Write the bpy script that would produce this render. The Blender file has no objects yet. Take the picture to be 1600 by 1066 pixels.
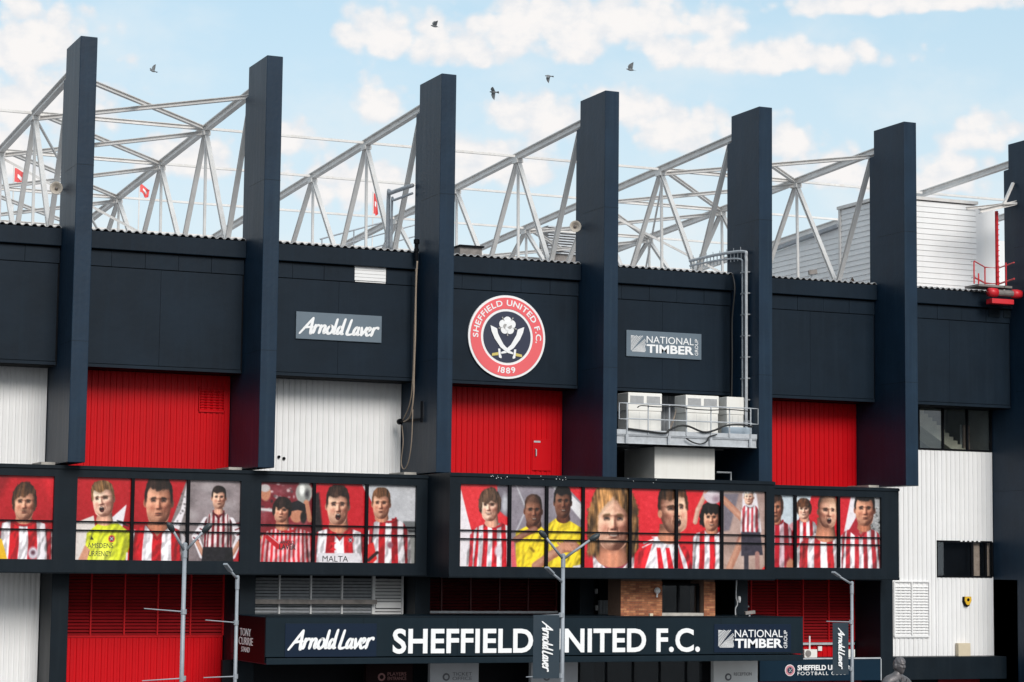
import bpy, bmesh, math, random
import numpy as np
from mathutils import Vector, Matrix
R = math.radians
random.seed(4)
scene = bpy.context.scene
col = scene.collection

# ---------------------------------------------------------------- camera
CAM = (-14.7461, -67.6617, 6.0)
F_PX, YAW, PITCH, ROLL = 3499.69, 0.409672, 0.0988428, 0.0110855   # focal length in pixels of a 1600 px wide frame
cy_, sy_ = math.cos(YAW), math.sin(YAW); cp_, sp_ = math.cos(PITCH), math.sin(PITCH); cr_, sr_ = math.cos(ROLL), math.sin(ROLL)
V_F = Vector((sy_*cp_, cy_*cp_, sp_)); _U = Vector((-sy_*sp_, -cy_*sp_, cp_)); _R = Vector((cy_, -sy_, 0))
V_R = _R*cr_+_U*sr_; V_U = _U*cr_-_R*sr_
cd = bpy.data.cameras.new('camera'); cam = bpy.data.objects.new('camera', cd); col.objects.link(cam)
cd.sensor_fit = 'HORIZONTAL'; cd.sensor_width = 36.0; cd.lens = 36.0*F_PX/1600.0; cd.clip_start = .5; cd.clip_end = 3000
cam.matrix_world = Matrix(((V_R.x, V_U.x, -V_F.x, CAM[0]), (V_R.y, V_U.y, -V_F.y, CAM[1]), (V_R.z, V_U.z, -V_F.z, CAM[2]), (0, 0, 0, 1)))
scene.camera = cam

# ---------------------------------------------------------------- world, sun, exposure
SUN_EL, SUN_AZ = 31.0, 179.0          # azimuth clockwise from +Y (the stand's far side): the sun is low behind the viewer
world = bpy.data.worlds.new('World'); scene.world = world; world.use_nodes = True
nt = world.node_tree; nt.nodes.clear(); N = nt.nodes.new; L = nt.links.new
out = N('ShaderNodeOutputWorld'); bgn = N('ShaderNodeBackground'); L(bgn.outputs[0], out.inputs[0])
bgn.inputs[1].default_value = 0.10
sky = N('ShaderNodeTexSky'); sky.sky_type = 'NISHITA'; sky.sun_disc = False
sky.sun_elevation = R(SUN_EL); sky.sun_rotation = R(SUN_AZ); sky.altitude = 50; sky.air_density = 1.0; sky.dust_density = 1.6; sky.ozone_density = 1.6
tc = N('ShaderNodeTexCoord'); sep = N('ShaderNodeSeparateXYZ'); L(tc.outputs['Generated'], sep.inputs[0])
def M(op, a, b=None, c=None, clamp=False):
    n = N('ShaderNodeMath'); n.operation = op; n.use_clamp = clamp
    for i, v in enumerate((a, b, c)):
        if v is None: continue
        if isinstance(v, (int, float)): n.inputs[i].default_value = v
        else: L(v, n.inputs[i])
    return n.outputs[0]
az = M('ARCTAN2', sep.outputs[0], sep.outputs[1]); el = M('ARCSINE', sep.outputs[2])
azd = M('MULTIPLY', az, 57.29578); eld = M('MULTIPLY', el, 57.29578)
comb = N('ShaderNodeCombineXYZ'); L(azd, comb.inputs[0]); L(eld, comb.inputs[1])
def noise(scale, detail, rough, vec, sc=(1, 1, 1), off=(0, 0, 0)):
    mp = N('ShaderNodeMapping'); mp.inputs['Scale'].default_value = sc; mp.inputs['Location'].default_value = off; L(vec, mp.inputs[0])
    n = N('ShaderNodeTexNoise'); n.inputs['Scale'].default_value = scale; n.inputs['Detail'].default_value = detail; n.inputs['Roughness'].default_value = rough
    L(mp.outputs[0], n.inputs['Vector']); return n.outputs['Fac']
fb = noise(.85, 7, .58, comb.outputs[0], (1, 1.25, 1), (3, 5, 0))
fb2 = noise(.30, 5, .55, comb.outputs[0], (1, 1.5, 1), (11, 2, 0))
# cumulus banks: azimuth, elevation, half width, half height (degrees); CLOUDS
BLOBS = [(10.93, 12.68, 2.02, 1.15), (11.3, 11.2, 1.85, 1.31), (10.55, 9.73, 1.85, 1.15), (20.05, 13.27, 1.26, 0.82), (21.72, 13.05, 1.85, 0.65), (24.38, 13.45, 2.53, 1.15), (26.38, 13.7, 1.35, 0.98), (28.21, 12.92, 1.43, 0.69), (30.27, 12.78, 3.04, 0.56), (28.21, 13.69, 1.18, 0.74), (33.62, 14.09, 4.05, 0.39), (20.05, 11.56, 0.88, 0.75), (24.41, 11.27, 1.69, 0.82), (26.15, 11.47, 1.35, 0.74), (27.72, 10.92, 1.18, 0.82), (29.37, 10.86, 1.01, 0.65), (30.52, 10.69, 1.01, 0.57), (35.36, 10.74, 1.05, 0.56), (34.55, 9.66, 1.18, 0.74), (17.71, 10.58, 0.84, 0.49), (22.76, 10.03, 2.19, 0.82), (31.66, 9.87, 1.52, 0.65), (19.46, 9.41, 2.02, 0.82), (15.19, 9.93, 1.69, 0.65)]
dens = None
for (a, e, rx, ry) in BLOBS:
    dx = M('MULTIPLY', M('SUBTRACT', azd, a), 1/(rx*1.12)); dy0 = M('SUBTRACT', eld, e)
    dy = M('MAXIMUM', M('MULTIPLY', dy0, 1/(ry*1.25)), M('MULTIPLY', dy0, -1.5/ry))        # flat bases
    d = M('SUBTRACT', 1.0, M('SQRT', M('ADD', M('MULTIPLY', dx, dx), M('MULTIPLY', dy, dy))))
    if dens is None: dens = d
    else:
        n = N('ShaderNodeMath'); n.operation = 'SMOOTH_MAX'; L(dens, n.inputs[0]); L(d, n.inputs[1]); n.inputs[2].default_value = .25; dens = n.outputs[0]
# the same broken cloud goes on round the rest of the sky
away = M('MULTIPLY', M('SUBTRACT', M('ABSOLUTE', M('SUBTRACT', azd, 23.5)), 14), .25, clamp=True)
gen = M('SUBTRACT', M('MULTIPLY', fb2, 5.0), 2.35)
high = M('MULTIPLY', M('SUBTRACT', eld, 18), .25, clamp=True)
wgen = M('MAXIMUM', away, high)
dens = M('ADD', M('MULTIPLY', dens, M('SUBTRACT', 1, wgen)), M('MULTIPLY', gen, wgen))
def puff(scale, off):
    mp = N('ShaderNodeMapping'); mp.inputs['Location'].default_value = off; L(warp, mp.inputs[0])
    v = N('ShaderNodeTexVoronoi'); v.feature = 'SMOOTH_F1'; v.voronoi_dimensions = '2D'; v.inputs['Scale'].default_value = scale; v.inputs['Smoothness'].default_value = .35; L(mp.outputs[0], v.inputs['Vector']); return v.outputs['Distance']
wn = N('ShaderNodeTexNoise'); wn.inputs['Scale'].default_value = 1.1; wn.inputs['Detail'].default_value = 4; L(comb.outputs[0], wn.inputs['Vector'])
wv = N('ShaderNodeVectorMath'); wv.operation = 'SCALE'; wv.inputs['Scale'].default_value = .5; L(wn.outputs['Color'], wv.inputs[0])
wa = N('ShaderNodeVectorMath'); wa.operation = 'ADD'; L(comb.outputs[0], wa.inputs[0]); L(wv.outputs[0], wa.inputs[1]); warp = wa.outputs[0]
puffs = M('ADD', M('MULTIPLY', M('SUBTRACT', .42, puff(.95, (0, 0, 0))), .9), M('MULTIPLY', M('SUBTRACT', .42, puff(2.4, (3, 1, 0))), .42))
dens = M('ADD', dens, M('ADD', M('MULTIPLY', M('SUBTRACT', fb, .5), 1.15), puffs))
mr = N('ShaderNodeMapRange'); mr.interpolation_type = 'SMOOTHSTEP'; L(dens, mr.inputs[0]); mr.inputs[1].default_value = -.04; mr.inputs[2].default_value = .50; mask = mr.outputs[0]
mr2 = N('ShaderNodeMapRange'); mr2.interpolation_type = 'SMOOTHSTEP'; L(fb2, mr2.inputs[0]); mr2.inputs[1].default_value = .4; mr2.inputs[2].default_value = .75
veil = M('MULTIPLY', mr2.outputs[0], .35)
# thin milky haze towards the horizon, everywhere round
hz = N('ShaderNodeMapRange'); L(eld, hz.inputs[0]); hz.inputs[1].default_value = 16; hz.inputs[2].default_value = 5; hz.inputs[3].default_value = 0.05; hz.inputs[4].default_value = .78
veil = M('ADD', veil, hz.outputs[0], clamp=True)
def mixc(fac, a, b):
    n = N('ShaderNodeMix'); n.data_type = 'RGBA'
    if isinstance(fac, float): n.inputs[0].default_value = fac
    else: L(fac, n.inputs[0])
    for i, v in ((6, a), (7, b)):
        if isinstance(v, tuple): n.inputs[i].default_value = (*v, 1)
        else: L(v, n.inputs[i])
    return n.outputs[2]
CLOUD_K = 5.2
c0 = mixc(.62, sky.outputs[0], (3.25, 4.85, 5.5))
c1 = mixc(veil, c0, (4.95, 5.35, 5.55))
fb3 = noise(1.6, 6, .6, comb.outputs[0], (1, 1.4, 1), (7, 1, 0))
mr3 = N('ShaderNodeMapRange'); mr3.interpolation_type = 'SMOOTHSTEP'; L(M('ADD', dens, M('MULTIPLY', M('SUBTRACT', fb3, .5), 2.4)), mr3.inputs[0]); mr3.inputs[1].default_value = .0; mr3.inputs[2].default_value = 1.0
cc = mixc(mr3.outputs[0], (4.95, 5.1, 5.3), (5.8, 5.66, 5.58))
c2 = mixc(mask, c1, cc)
L(c2, bgn.inputs[0])

sl = bpy.data.lights.new('sun', 'SUN'); sl.energy = 1.5; sl.angle = R(24); sl.color = (1, .96, .9)
so = bpy.data.objects.new('sun', sl); col.objects.link(so)
sd = Vector((math.sin(R(SUN_AZ))*math.cos(R(SUN_EL)), math.cos(R(SUN_AZ))*math.cos(R(SUN_EL)), math.sin(R(SUN_EL))))
so.rotation_euler = sd.to_track_quat('Z', 'Y').to_euler(); so.location = (0, -30, 40)
vs = scene.view_settings; vs.view_transform = 'Standard'; vs.look = 'None'; vs.exposure = 0.72; vs.gamma = 1; vs.use_curve_mapping = False
scene.cycles.max_bounces = 6

# ---------------------------------------------------------------- layout helpers
def ray(px, py): return V_F+V_R*((px-800)/F_PX)-V_U*((py-533)/F_PX)
def at(px, py, Y):
    d = ray(px, py); t = (Y-CAM[1])/d.y; return Vector(CAM)+d*t
def atx(px, py, X):
    d = ray(px, py); t = (X-CAM[0])/d.x; return Vector(CAM)+d*t
def pix(P):
    v = Vector(P)-Vector(CAM); d = v.dot(V_F); return 800+F_PX*v.dot(V_R)/d, 533-F_PX*v.dot(V_U)/d

# ---------------------------------------------------------------- materials
MATS = {}
def mat(name, c, rough=.5, var=.12, nscale=1.5, streak=0.0, bump=0.0, bscale=40, metal=0.0, spec=.5, c2=None, dirt=0.0):
    m = bpy.data.materials.new(name); m.use_nodes = True; t = m.node_tree; p = t.nodes['Principled BSDF']
    n = t.nodes.new; l = t.links.new
    p.inputs['Roughness'].default_value = rough; p.inputs['Metallic'].default_value = metal; p.inputs['Specular IOR Level'].default_value = spec
    g = n('ShaderNodeNewGeometry'); cur = None
    nz = n('ShaderNodeTexNoise'); nz.inputs['Scale'].default_value = nscale; nz.inputs['Detail'].default_value = 6; nz.inputs['Roughness'].default_value = .6; l(g.outputs['Position'], nz.inputs['Vector'])
    rp = n('ShaderNodeMapRange'); l(nz.outputs['Fac'], rp.inputs[0]); rp.inputs[1].default_value = .3; rp.inputs[2].default_value = .7; rp.inputs[3].default_value = 1-var; rp.inputs[4].default_value = 1+var
    mx = n('ShaderNodeMix'); mx.data_type = 'RGBA'; mx.blend_type = 'MULTIPLY'; mx.inputs[0].default_value = 1; mx.inputs[6].default_value = (*c, 1)
    cb = n('ShaderNodeCombineColor'); [l(rp.outputs[0], cb.inputs[i]) for i in range(3)]; l(cb.outputs[0], mx.inputs[7]); cur = mx.outputs[2]
    if streak:
        mp = n('ShaderNodeMapping'); mp.inputs['Scale'].default_value = (5, 5, .22); l(g.outputs['Position'], mp.inputs[0])
        n2 = n('ShaderNodeTexNoise'); n2.inputs['Scale'].default_value = 1.2; n2.inputs['Detail'].default_value = 5; l(mp.outputs[0], n2.inputs['Vector'])
        r2 = n('ShaderNodeMapRange'); l(n2.outputs['Fac'], r2.inputs[0]); r2.inputs[1].default_value = .5; r2.inputs[2].default_value = .75; r2.inputs[3].default_value = 0; r2.inputs[4].default_value = streak
        m2 = n('ShaderNodeMix'); m2.data_type = 'RGBA'; l(r2.outputs[0], m2.inputs[0]); l(cur, m2.inputs[6]); m2.inputs[7].default_value = (*(c2 or tuple(x*.5 for x in c)), 1); cur = m2.outputs[2]
        r3 = n('ShaderNodeMapRange'); l(n2.outputs['Fac'], r3.inputs[0]); r3.inputs[3].default_value = rough*.8; r3.inputs[4].default_value = min(1, rough*1.25); l(r3.outputs[0], p.inputs['Roughness'])
    l(cur, p.inputs['Base Color'])
    if bump:
        nb = n('ShaderNodeTexNoise'); nb.inputs['Scale'].default_value = bscale; nb.inputs['Detail'].default_value = 4; l(g.outputs['Position'], nb.inputs['Vector'])
        b = n('ShaderNodeBump'); b.inputs['Strength'].default_value = bump; b.inputs['Distance'].default_value = .02; l(nb.outputs['Fac'], b.inputs['Height']); l(b.outputs[0], p.inputs['Normal'])
    MATS[name] = m; return m
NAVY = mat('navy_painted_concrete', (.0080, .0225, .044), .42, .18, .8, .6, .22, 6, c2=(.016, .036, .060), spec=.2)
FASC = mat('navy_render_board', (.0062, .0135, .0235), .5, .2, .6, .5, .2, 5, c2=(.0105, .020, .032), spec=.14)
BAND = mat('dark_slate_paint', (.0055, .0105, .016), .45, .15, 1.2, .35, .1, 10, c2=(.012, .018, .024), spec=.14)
BLACK = mat('black_paint', (.004, .0048, .007), .6, .2, 1.5, spec=.1)
RED = mat('red_coated_steel', (.56, .003, .008), .42, .07, .5, .34, c2=(.40, .008, .012), spec=.14)
REDS_ = mat('dark_red_slat_paint', (.30, .010, .014), .5, .12, 1.5, spec=.2)
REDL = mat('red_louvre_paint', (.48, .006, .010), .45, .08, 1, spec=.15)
WHITE = mat('white_coated_steel', (.815, .81, .815), .42, .04, .6, .22, c2=(.70, .68, .64))
WPAINT = mat('white_sign_paint', (.85, .85, .86), .4, .01, 2)
STEELW = mat('white_painted_steel', (.68, .66, .645), .5, .1, 1.2, .35, c2=(.54, .48, .42))
GALV = mat('galvanised_steel', (.46, .48, .51), .5, .14, 6, metal=.2)
POLE = mat('lamp_post_steel', (.30, .325, .36), .5, .1, 4, metal=.2)
DGALV = mat('dull_galvanised_steel', (.34, .36, .39), .5, .15, 5, metal=.2)
ACW = mat('cream_white_casing', (.80, .78, .74), .5, .04, 2, .3, c2=(.62, .58, .53))
ACGR = mat('pale_grille', (.56, .55, .54), .6, .1, 8)
GRILLE = mat('grey_grille', (.36, .35, .345), .6, .1, 8)
CONC = mat('pale_concrete', (.48, .45, .41), .85, .2, 4, bump=.3)
ASPH = mat('asphalt', (.055, .055, .058), .9, .25, 3, bump=.4, bscale=60)
PAVE = mat('paving', (.26, .25, .24), .85, .15, 2, bump=.2)
BRICK = mat('brick_clay', (.38, .14, .065), .85, .3, 7, bump=.4, bscale=60)
MORT = mat('mortar', (.20, .12, .085), .9, .1, 8)
BRICK2 = mat('brick_clay_dark', (.30, .10, .05), .85, .3, 7, bump=.4, bscale=60)
BRICK3 = mat('brick_clay_pale', (.50, .21, .10), .85, .25, 7, bump=.4, bscale=60)
DRED_ = mat('deep_red_board', (.15, .003, .006), .5, .05, 2, spec=.12)
SIGN = mat('navy_sign_face', (.006, .0145, .022), .4, .1, .7, .3, c2=(.009, .019, .028), spec=.16)
SIGNB = mat('logo_panel_blue', (.006, .015, .034), .45, .05, 1, spec=.15)
SIGNG = mat('logo_panel_slate', (.115, .155, .195), .4, .06, 1)
MAROON = mat('maroon_sign_face', (.009, .002, .003), .5, .1, 1, spec=.08)
TEAL = mat('blue_shop_fascia', (.003, .017, .034), .45, .06, 1, spec=.14)
CRED = mat('crest_red', (.80, .115, .13), .4, .03, 2)
CNAVY = mat('crest_navy', (.018, .024, .055), .4, .05, 2)
GOLD = mat('crest_gold', (.62, .50, .14), .45, .05, 3)
RUB = mat('black_cable', (.012, .012, .013), .6, .1, 5)
TANC = mat('tan_hose', (.33, .26, .20), .6, .1, 5)
REDS = mat('red_painted_metal', (.60, .02, .03), .4, .08, 3, .2)
GRIME = mat('worn_grey_metal', (.20, .18, .17), .6, .3, 5)
WOOD = mat('dark_board', (.04, .025, .018), .6, .3, 3)
BRONZE = mat('dark_bronze', (.125, .115, .12), .45, .25, 6, metal=.4, bump=.2, bscale=30)
STONE = mat('plinth_stone', (.22, .21, .20), .7, .15, 5)
ROOF = mat('roof_sheet_grey', (.36, .36, .37), .6, .15, 2)
FLAGR = mat('red_cloth', (.72, .10, .10), .7, .06, 4)
YELL = mat('alarm_yellow', (.75, .45, .03), .4, .08, 6)
BEIGE = mat('beige_plastic', (.66, .57, .42), .5, .05, 4)
LIGHTG = mat('pale_grey_board', (.40, .42, .46), .5, .06, 2)
BIRD = mat('grey_feather', (.17, .18, .19), .8, .3, 12)
LAMPH = mat('dark_lamp_casing', (.03, .04, .045), .45, .1, 6)
ROOM = mat('room_wall', (.42, .43, .41), .8, .1, 2)
STAIR = mat('stair_concrete', (.80, .75, .58), .8, .08, 3)
CURT = mat('curtain_cloth', (.58, .43, .34), .8, .2, 5)
def glass_mat():
    m = bpy.data.materials.new('window_glass'); m.use_nodes = True; t = m.node_tree; t.nodes.clear(); n = t.nodes.new; l = t.links.new
    o = n('ShaderNodeOutputMaterial'); mx = n('ShaderNodeMixShader'); tr = n('ShaderNodeBsdfTransparent'); gl = n('ShaderNodeBsdfGlossy'); fr = n('ShaderNodeFresnel')
    fr.inputs[0].default_value = 1.5; tr.inputs[0].default_value = (.88, .90, .91, 1); gl.inputs['Roughness'].default_value = .03; gl.inputs[0].default_value = (.9, .95, 1, 1)
    l(fr.outputs[0], mx.inputs[0]); l(tr.outputs[0], mx.inputs[1]); l(gl.outputs[0], mx.inputs[2]); l(mx.outputs[0], o.inputs[0]); return m
GLASS = glass_mat()
def print_mat():
    m = bpy.data.materials.new('printed_film'); m.use_nodes = True; t = m.node_tree; p = t.nodes['Principled BSDF']
    a = t.nodes.new('ShaderNodeAttribute'); a.attribute_name = 'print'; t.links.new(a.outputs['Color'], p.inputs['Base Color']); p.inputs['Roughness'].default_value = .32; p.inputs['Specular IOR Level'].default_value = .4
    return m
PRINT = print_mat()

# ---------------------------------------------------------------- mesh helpers
BASE = {}
class MB:
    def __init__(s): s.v = []; s.f = []
    def add(s, vs, fs):
        o = len(s.v); s.v += [tuple(p) for p in vs]; s.f += [tuple(i+o for i in f) for f in fs]; return s
    def box(s, x0, x1, y0, y1, z0, z1):
        return s.add([(x0, y0, z0), (x1, y0, z0), (x1, y1, z0), (x0, y1, z0), (x0, y0, z1), (x1, y0, z1), (x1, y1, z1), (x0, y1, z1)],
                     [(0, 3, 2, 1), (4, 5, 6, 7), (0, 1, 5, 4), (1, 2, 6, 5), (2, 3, 7, 6), (3, 0, 4, 7)])
    def prism(s, poly, fn, a, b):
        n = len(poly); vs = [fn(u, v, a) for u, v in poly]+[fn(u, v, b) for u, v in poly]
        return s.add(vs, [tuple(range(n))[::-1], tuple(range(n, 2*n))]+[(i, (i+1) % n, n+(i+1) % n, n+i) for i in range(n)])
    def bar(s, p, q, w, h, prof='box'):
        p, q = Vector(p), Vector(q); d = (q-p).normalized(); up = Vector((0, 0, 1)) if abs(d.z) < .95 else Vector((0, 1, 0))
        r = d.cross(up).normalized(); u = r.cross(d)
        if prof == 'box': poly = [(-w/2, -h/2), (w/2, -h/2), (w/2, h/2), (-w/2, h/2)]
        else:
            t = min(w, h)*.16
            poly = [(-w/2, -h/2), (w/2, -h/2), (w/2, -h/2+t), (t/2, -h/2+t), (t/2, h/2-t), (w/2, h/2-t), (w/2, h/2), (-w/2, h/2), (-w/2, h/2-t), (-t/2, h/2-t), (-t/2, -h/2+t), (-w/2, -h/2+t)]
        return s.prism(poly, lambda a, b, e: e+r*a+u*b, p, q)
    def tube(s, pts, r, n=7, r1=None, caps=True):
        pts = [Vector(p) for p in pts]; m = len(pts); vs = []; prev = None
        for i, p in enumerate(pts):
            d = (pts[min(i+1, m-1)]-pts[max(i-1, 0)]).normalized()
            if prev is None:
                a = Vector((0, 0, 1)) if abs(d.z) < .9 else Vector((1, 0, 0)); x = d.cross(a).normalized()
            else: x = (prev-d*prev.dot(d)).normalized()
            prev = x; y = d.cross(x); rr = r if r1 is None else r+(r1-r)*i/(m-1)
            vs += [p+(x*math.cos(2*math.pi*k/n)+y*math.sin(2*math.pi*k/n))*rr for k in range(n)]
        fs = [(i*n+k, i*n+(k+1) % n, (i+1)*n+(k+1) % n, (i+1)*n+k) for i in range(m-1) for k in range(n)]
        if caps: fs += [tuple(range(n))[::-1], tuple(range((m-1)*n, m*n))]
        return s.add(vs, fs)
    def lathe(s, prof, c, axis, n=16, close=True):
        a = Vector(axis).normalized(); t = Vector((0, 0, 1)) if abs(a.z) < .9 else Vector((1, 0, 0)); x = a.cross(t).normalized(); y = a.cross(x); c = Vector(c)
        vs = [c+a*h+(x*math.cos(2*math.pi*k/n)+y*math.sin(2*math.pi*k/n))*max(r, 1e-4) for r, h in prof for k in range(n)]
        m = len(prof); fs = [(i*n+k, i*n+(k+1) % n, (i+1)*n+(k+1) % n, (i+1)*n+k) for i in range(m-1) for k in range(n)]
        if close: fs += [tuple(range(n))[::-1], tuple(range((m-1)*n, m*n))]
        return s.add(vs, fs)
    def mesh(s, name, base):
        me = bpy.data.meshes.new(name); b = Vector(base); me.from_pydata([Vector(p)-b for p in s.v], [], s.f); me.update()
        bm = bmesh.new(); bm.from_mesh(me); bmesh.ops.recalc_face_normals(bm, faces=bm.faces); bm.to_mesh(me); bm.free(); return me
    def build(s, name, m, parent=None, base=None, smooth=False, bevel=0):
        if parent is not None: b = BASE[parent.name]
        elif base is not None: b = Vector(base)
        else:
            a = np.array([tuple(p) for p in s.v]); b = Vector(((a[:, 0].min()+a[:, 0].max())/2, (a[:, 1].min()+a[:, 1].max())/2, a[:, 2].min()))
        me = s.mesh(name, b)
        for mm in (m if isinstance(m, (list, tuple)) else [m]): me.materials.append(mm)
        if smooth: me.shade_smooth()
        o = bpy.data.objects.new(name, me); col.objects.link(o)
        if parent is not None: o.parent = parent
        else: o.location = b
        BASE[o.name] = Vector(b)
        if bevel:
            bv = o.modifiers.new('bevel', 'BEVEL'); bv.width = bevel; bv.segments = 2; bv.limit_method = 'ANGLE'
        return o
def empty(name, loc):
    o = bpy.data.objects.new(name, None); o.location = loc; o.empty_display_size = .3; col.objects.link(o); BASE[o.name] = Vector(loc); return o
def tag(o, label, cat, group=None):
    o['label'] = label; o['category'] = cat
    if group: o['group'] = group
    return o
def piece(name, me, loc, parent):
    o = bpy.data.objects.new(name, me); col.objects.link(o); o.parent = parent; o.location = Vector(loc)-BASE[parent.name]; BASE[o.name] = Vector(loc); return o
def box(x0, x1, y0, y1, z0, z1): return MB().box(x0, x1, y0, y1, z0, z1)
def boxmesh(name, w, d, h, m):     # centred in x, from y 0 to d, z 0 to h
    me = box(-w/2, w/2, 0, d, 0, h).mesh(name, (0, 0, 0)); me.materials.append(m); return me

# lettering -----------------------------------------------------------------
def text_geo(body, bold=0.0, space=1.0):
    c = bpy.data.curves.new('lettering', 'FONT'); c.body = body; c.size = 1; c.offset = bold; c.space_character = space; c.extrude = .02; c.resolution_u = 4
    o = bpy.data.objects.new('lettering', c); col.objects.link(o); bpy.context.view_layer.update()
    me = bpy.data.meshes.new_from_object(o.evaluated_get(bpy.context.evaluated_depsgraph_get()))
    vs = np.array([v.co[:] for v in me.vertices]); fs = [tuple(p.vertices) for p in me.polygons]
    bpy.data.objects.remove(o); bpy.data.curves.remove(c); bpy.data.meshes.remove(me)
    vs[:, 0] -= vs[:, 0].min(); vs[:, 1] -= vs[:, 1].min(); return vs, fs
X_, Z_, NY = Vector((1, 0, 0)), Vector((0, 0, 1)), Vector((0, -1, 0))
def place_text(body, O, w, h, m, parent, name='lettering', U=X_, Vv=Z_, Nn=NY, bold=0.0, thick=.012, space=1.0, split=False):
    vs, fs = text_geo(body, bold, space); sx = w/vs[:, 0].max(); sy = h/vs[:, 1].max()
    P = [O+U*(a*sx)+Vv*(b*sy)+Nn*((c+.02)/.04*thick) for a, b, c in vs]
    if not split:
        mb = MB(); mb.add(P, fs); return mb.build(name, m, parent)
    par = list(range(len(P)))
    def find(i):
        while par[i] != i: par[i] = par[par[i]]; i = par[i]
        return i
    for f in fs:
        for i in f[1:]: par[find(f[0])] = find(i)
    groups = {}
    key = lambda q: tuple(round(x, 4) for x in q[:2])
    pos = {}
    for i, q in enumerate(vs):
        k = key(q)
        if k in pos: par[find(i)] = find(pos[k])
        else: pos[k] = i
    for f in fs: groups.setdefault(find(f[0]), []).append(f)
    for g in sorted(groups.values(), key=lambda g: min(vs[i][0] for f in g for i in f)):
        idx = sorted({i for f in g for i in f}); mp = {i: k for k, i in enumerate(idx)}
        mb = MB(); mb.add([P[i] for i in idx], [tuple(mp[i] for i in f) for f in g]); mb.build('letter', m, parent)
def smooth_path(pts, k=6):
    o = []
    P = [pts[0]]+list(pts)+[pts[-1]]
    for i in range(1, len(P)-2):
        p0, p1, p2, p3 = (np.array(P[j], float) for j in (i-1, i, i+1, i+2))
        for t in np.linspace(0, 1, k, endpoint=False):
            o.append(tuple(.5*((2*p1)+(-p0+p2)*t+(2*p0-5*p1+4*p2-p3)*t*t+(-p0+3*p1-3*p2+p3)*t**3)))
    o.append(tuple(pts[-1])); return o
BRUSH = [[(-.05, -.1), (.45, .8), (.95, 1.75)], [(.95, 1.75), (1.0, .9), (1.12, -.02), (1.2, -.03)], [(.25, .55), (.7, .66), (1.15, .7)],
         [(1.42, .95), (1.42, .45), (1.40, 0)], [(1.42, .5), (1.62, .9), (1.85, .88)],
         [(2.05, .95), (2.05, .4), (2.03, 0)], [(2.05, .5), (2.3, .92), (2.52, .8), (2.5, .3), (2.58, .05), (2.7, .1)],
         [(3.24, .93), (2.95, .82), (2.83, .35), (3.06, .0), (3.36, .22), (3.40, .68), (3.16, .95), (2.96, .84)],
         [(3.62, 1.75), (3.62, .8), (3.64, .12), (3.8, .05)],
         [(4.35, .75), (4.15, .88), (3.98, .55), (4.02, .1), (4.22, .08), (4.4, .5)], [(4.5, 1.8), (4.46, .9), (4.5, .1), (4.66, .05)],
         [(5.2, 1.75), (5.14, .9), (5.1, .12), (5.38, .0), (5.66, .1)],
         [(6.2, .8), (5.98, .9), (5.8, .5), (5.86, .08), (6.08, .12), (6.24, .6)], [(6.26, .9), (6.24, .3), (6.34, .04), (6.46, .08)],
         [(6.55, .92), (6.66, .4), (6.74, 0)], [(6.74, 0), (6.98, .5), (7.1, .95)],
         [(7.2, .42), (7.45, .55), (7.58, .8), (7.42, .95), (7.24, .7), (7.24, .2), (7.42, 0), (7.68, .18)],
         [(7.88, .95), (7.88, .4), (7.86, 0)], [(7.88, .45), (8.05, .9), (8.32, .98), (8.42, .86)]]
def brush_text(O, w, h, m, parent, U=X_, Vv=Z_, Nn=NY, shear=.26, wd=.27):
    mb = MB(); W, H = 8.95, 1.9; k = 0
    T = lambda p, e: O+U*((p[0]+.15+shear*p[1])/W*w)+Vv*((p[1]+.12)/H*h)+Nn*e
    for s in BRUSH:
        P = smooth_path(s); n = len(P); e = .010+.0012*(k % 5); k += 1; L_, R_ = [], []
        for i, p in enumerate(P):
            a = P[max(i-1, 0)]; b = P[min(i+1, n-1)]; dx, dy = b[0]-a[0], b[1]-a[1]; l = math.hypot(dx, dy)+1e-9
            ww = wd*(.42+.14*math.sin(i/n*math.pi)+(.06 if dy < 0 else 0))
            L_.append((p[0]-dy/l*ww, p[1]+dx/l*ww*.9)); R_.append((p[0]+dy/l*ww, p[1]-dx/l*ww*.9))
        mb.add([T(p, e) for p in L_]+[T(p, e) for p in R_], [(i, i+1, n+i+1, n+i) for i in range(n-1)])
        for q in (P[0], P[-1]):
            mb.add([T((q[0]+wd*.42*math.cos(t), q[1]+wd*.42*math.sin(t)), e+.0004) for t in np.linspace(0, 2*math.pi, 10, endpoint=False)], [tuple(range(10))])
    return mb.build('lettering', m, parent)
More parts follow.
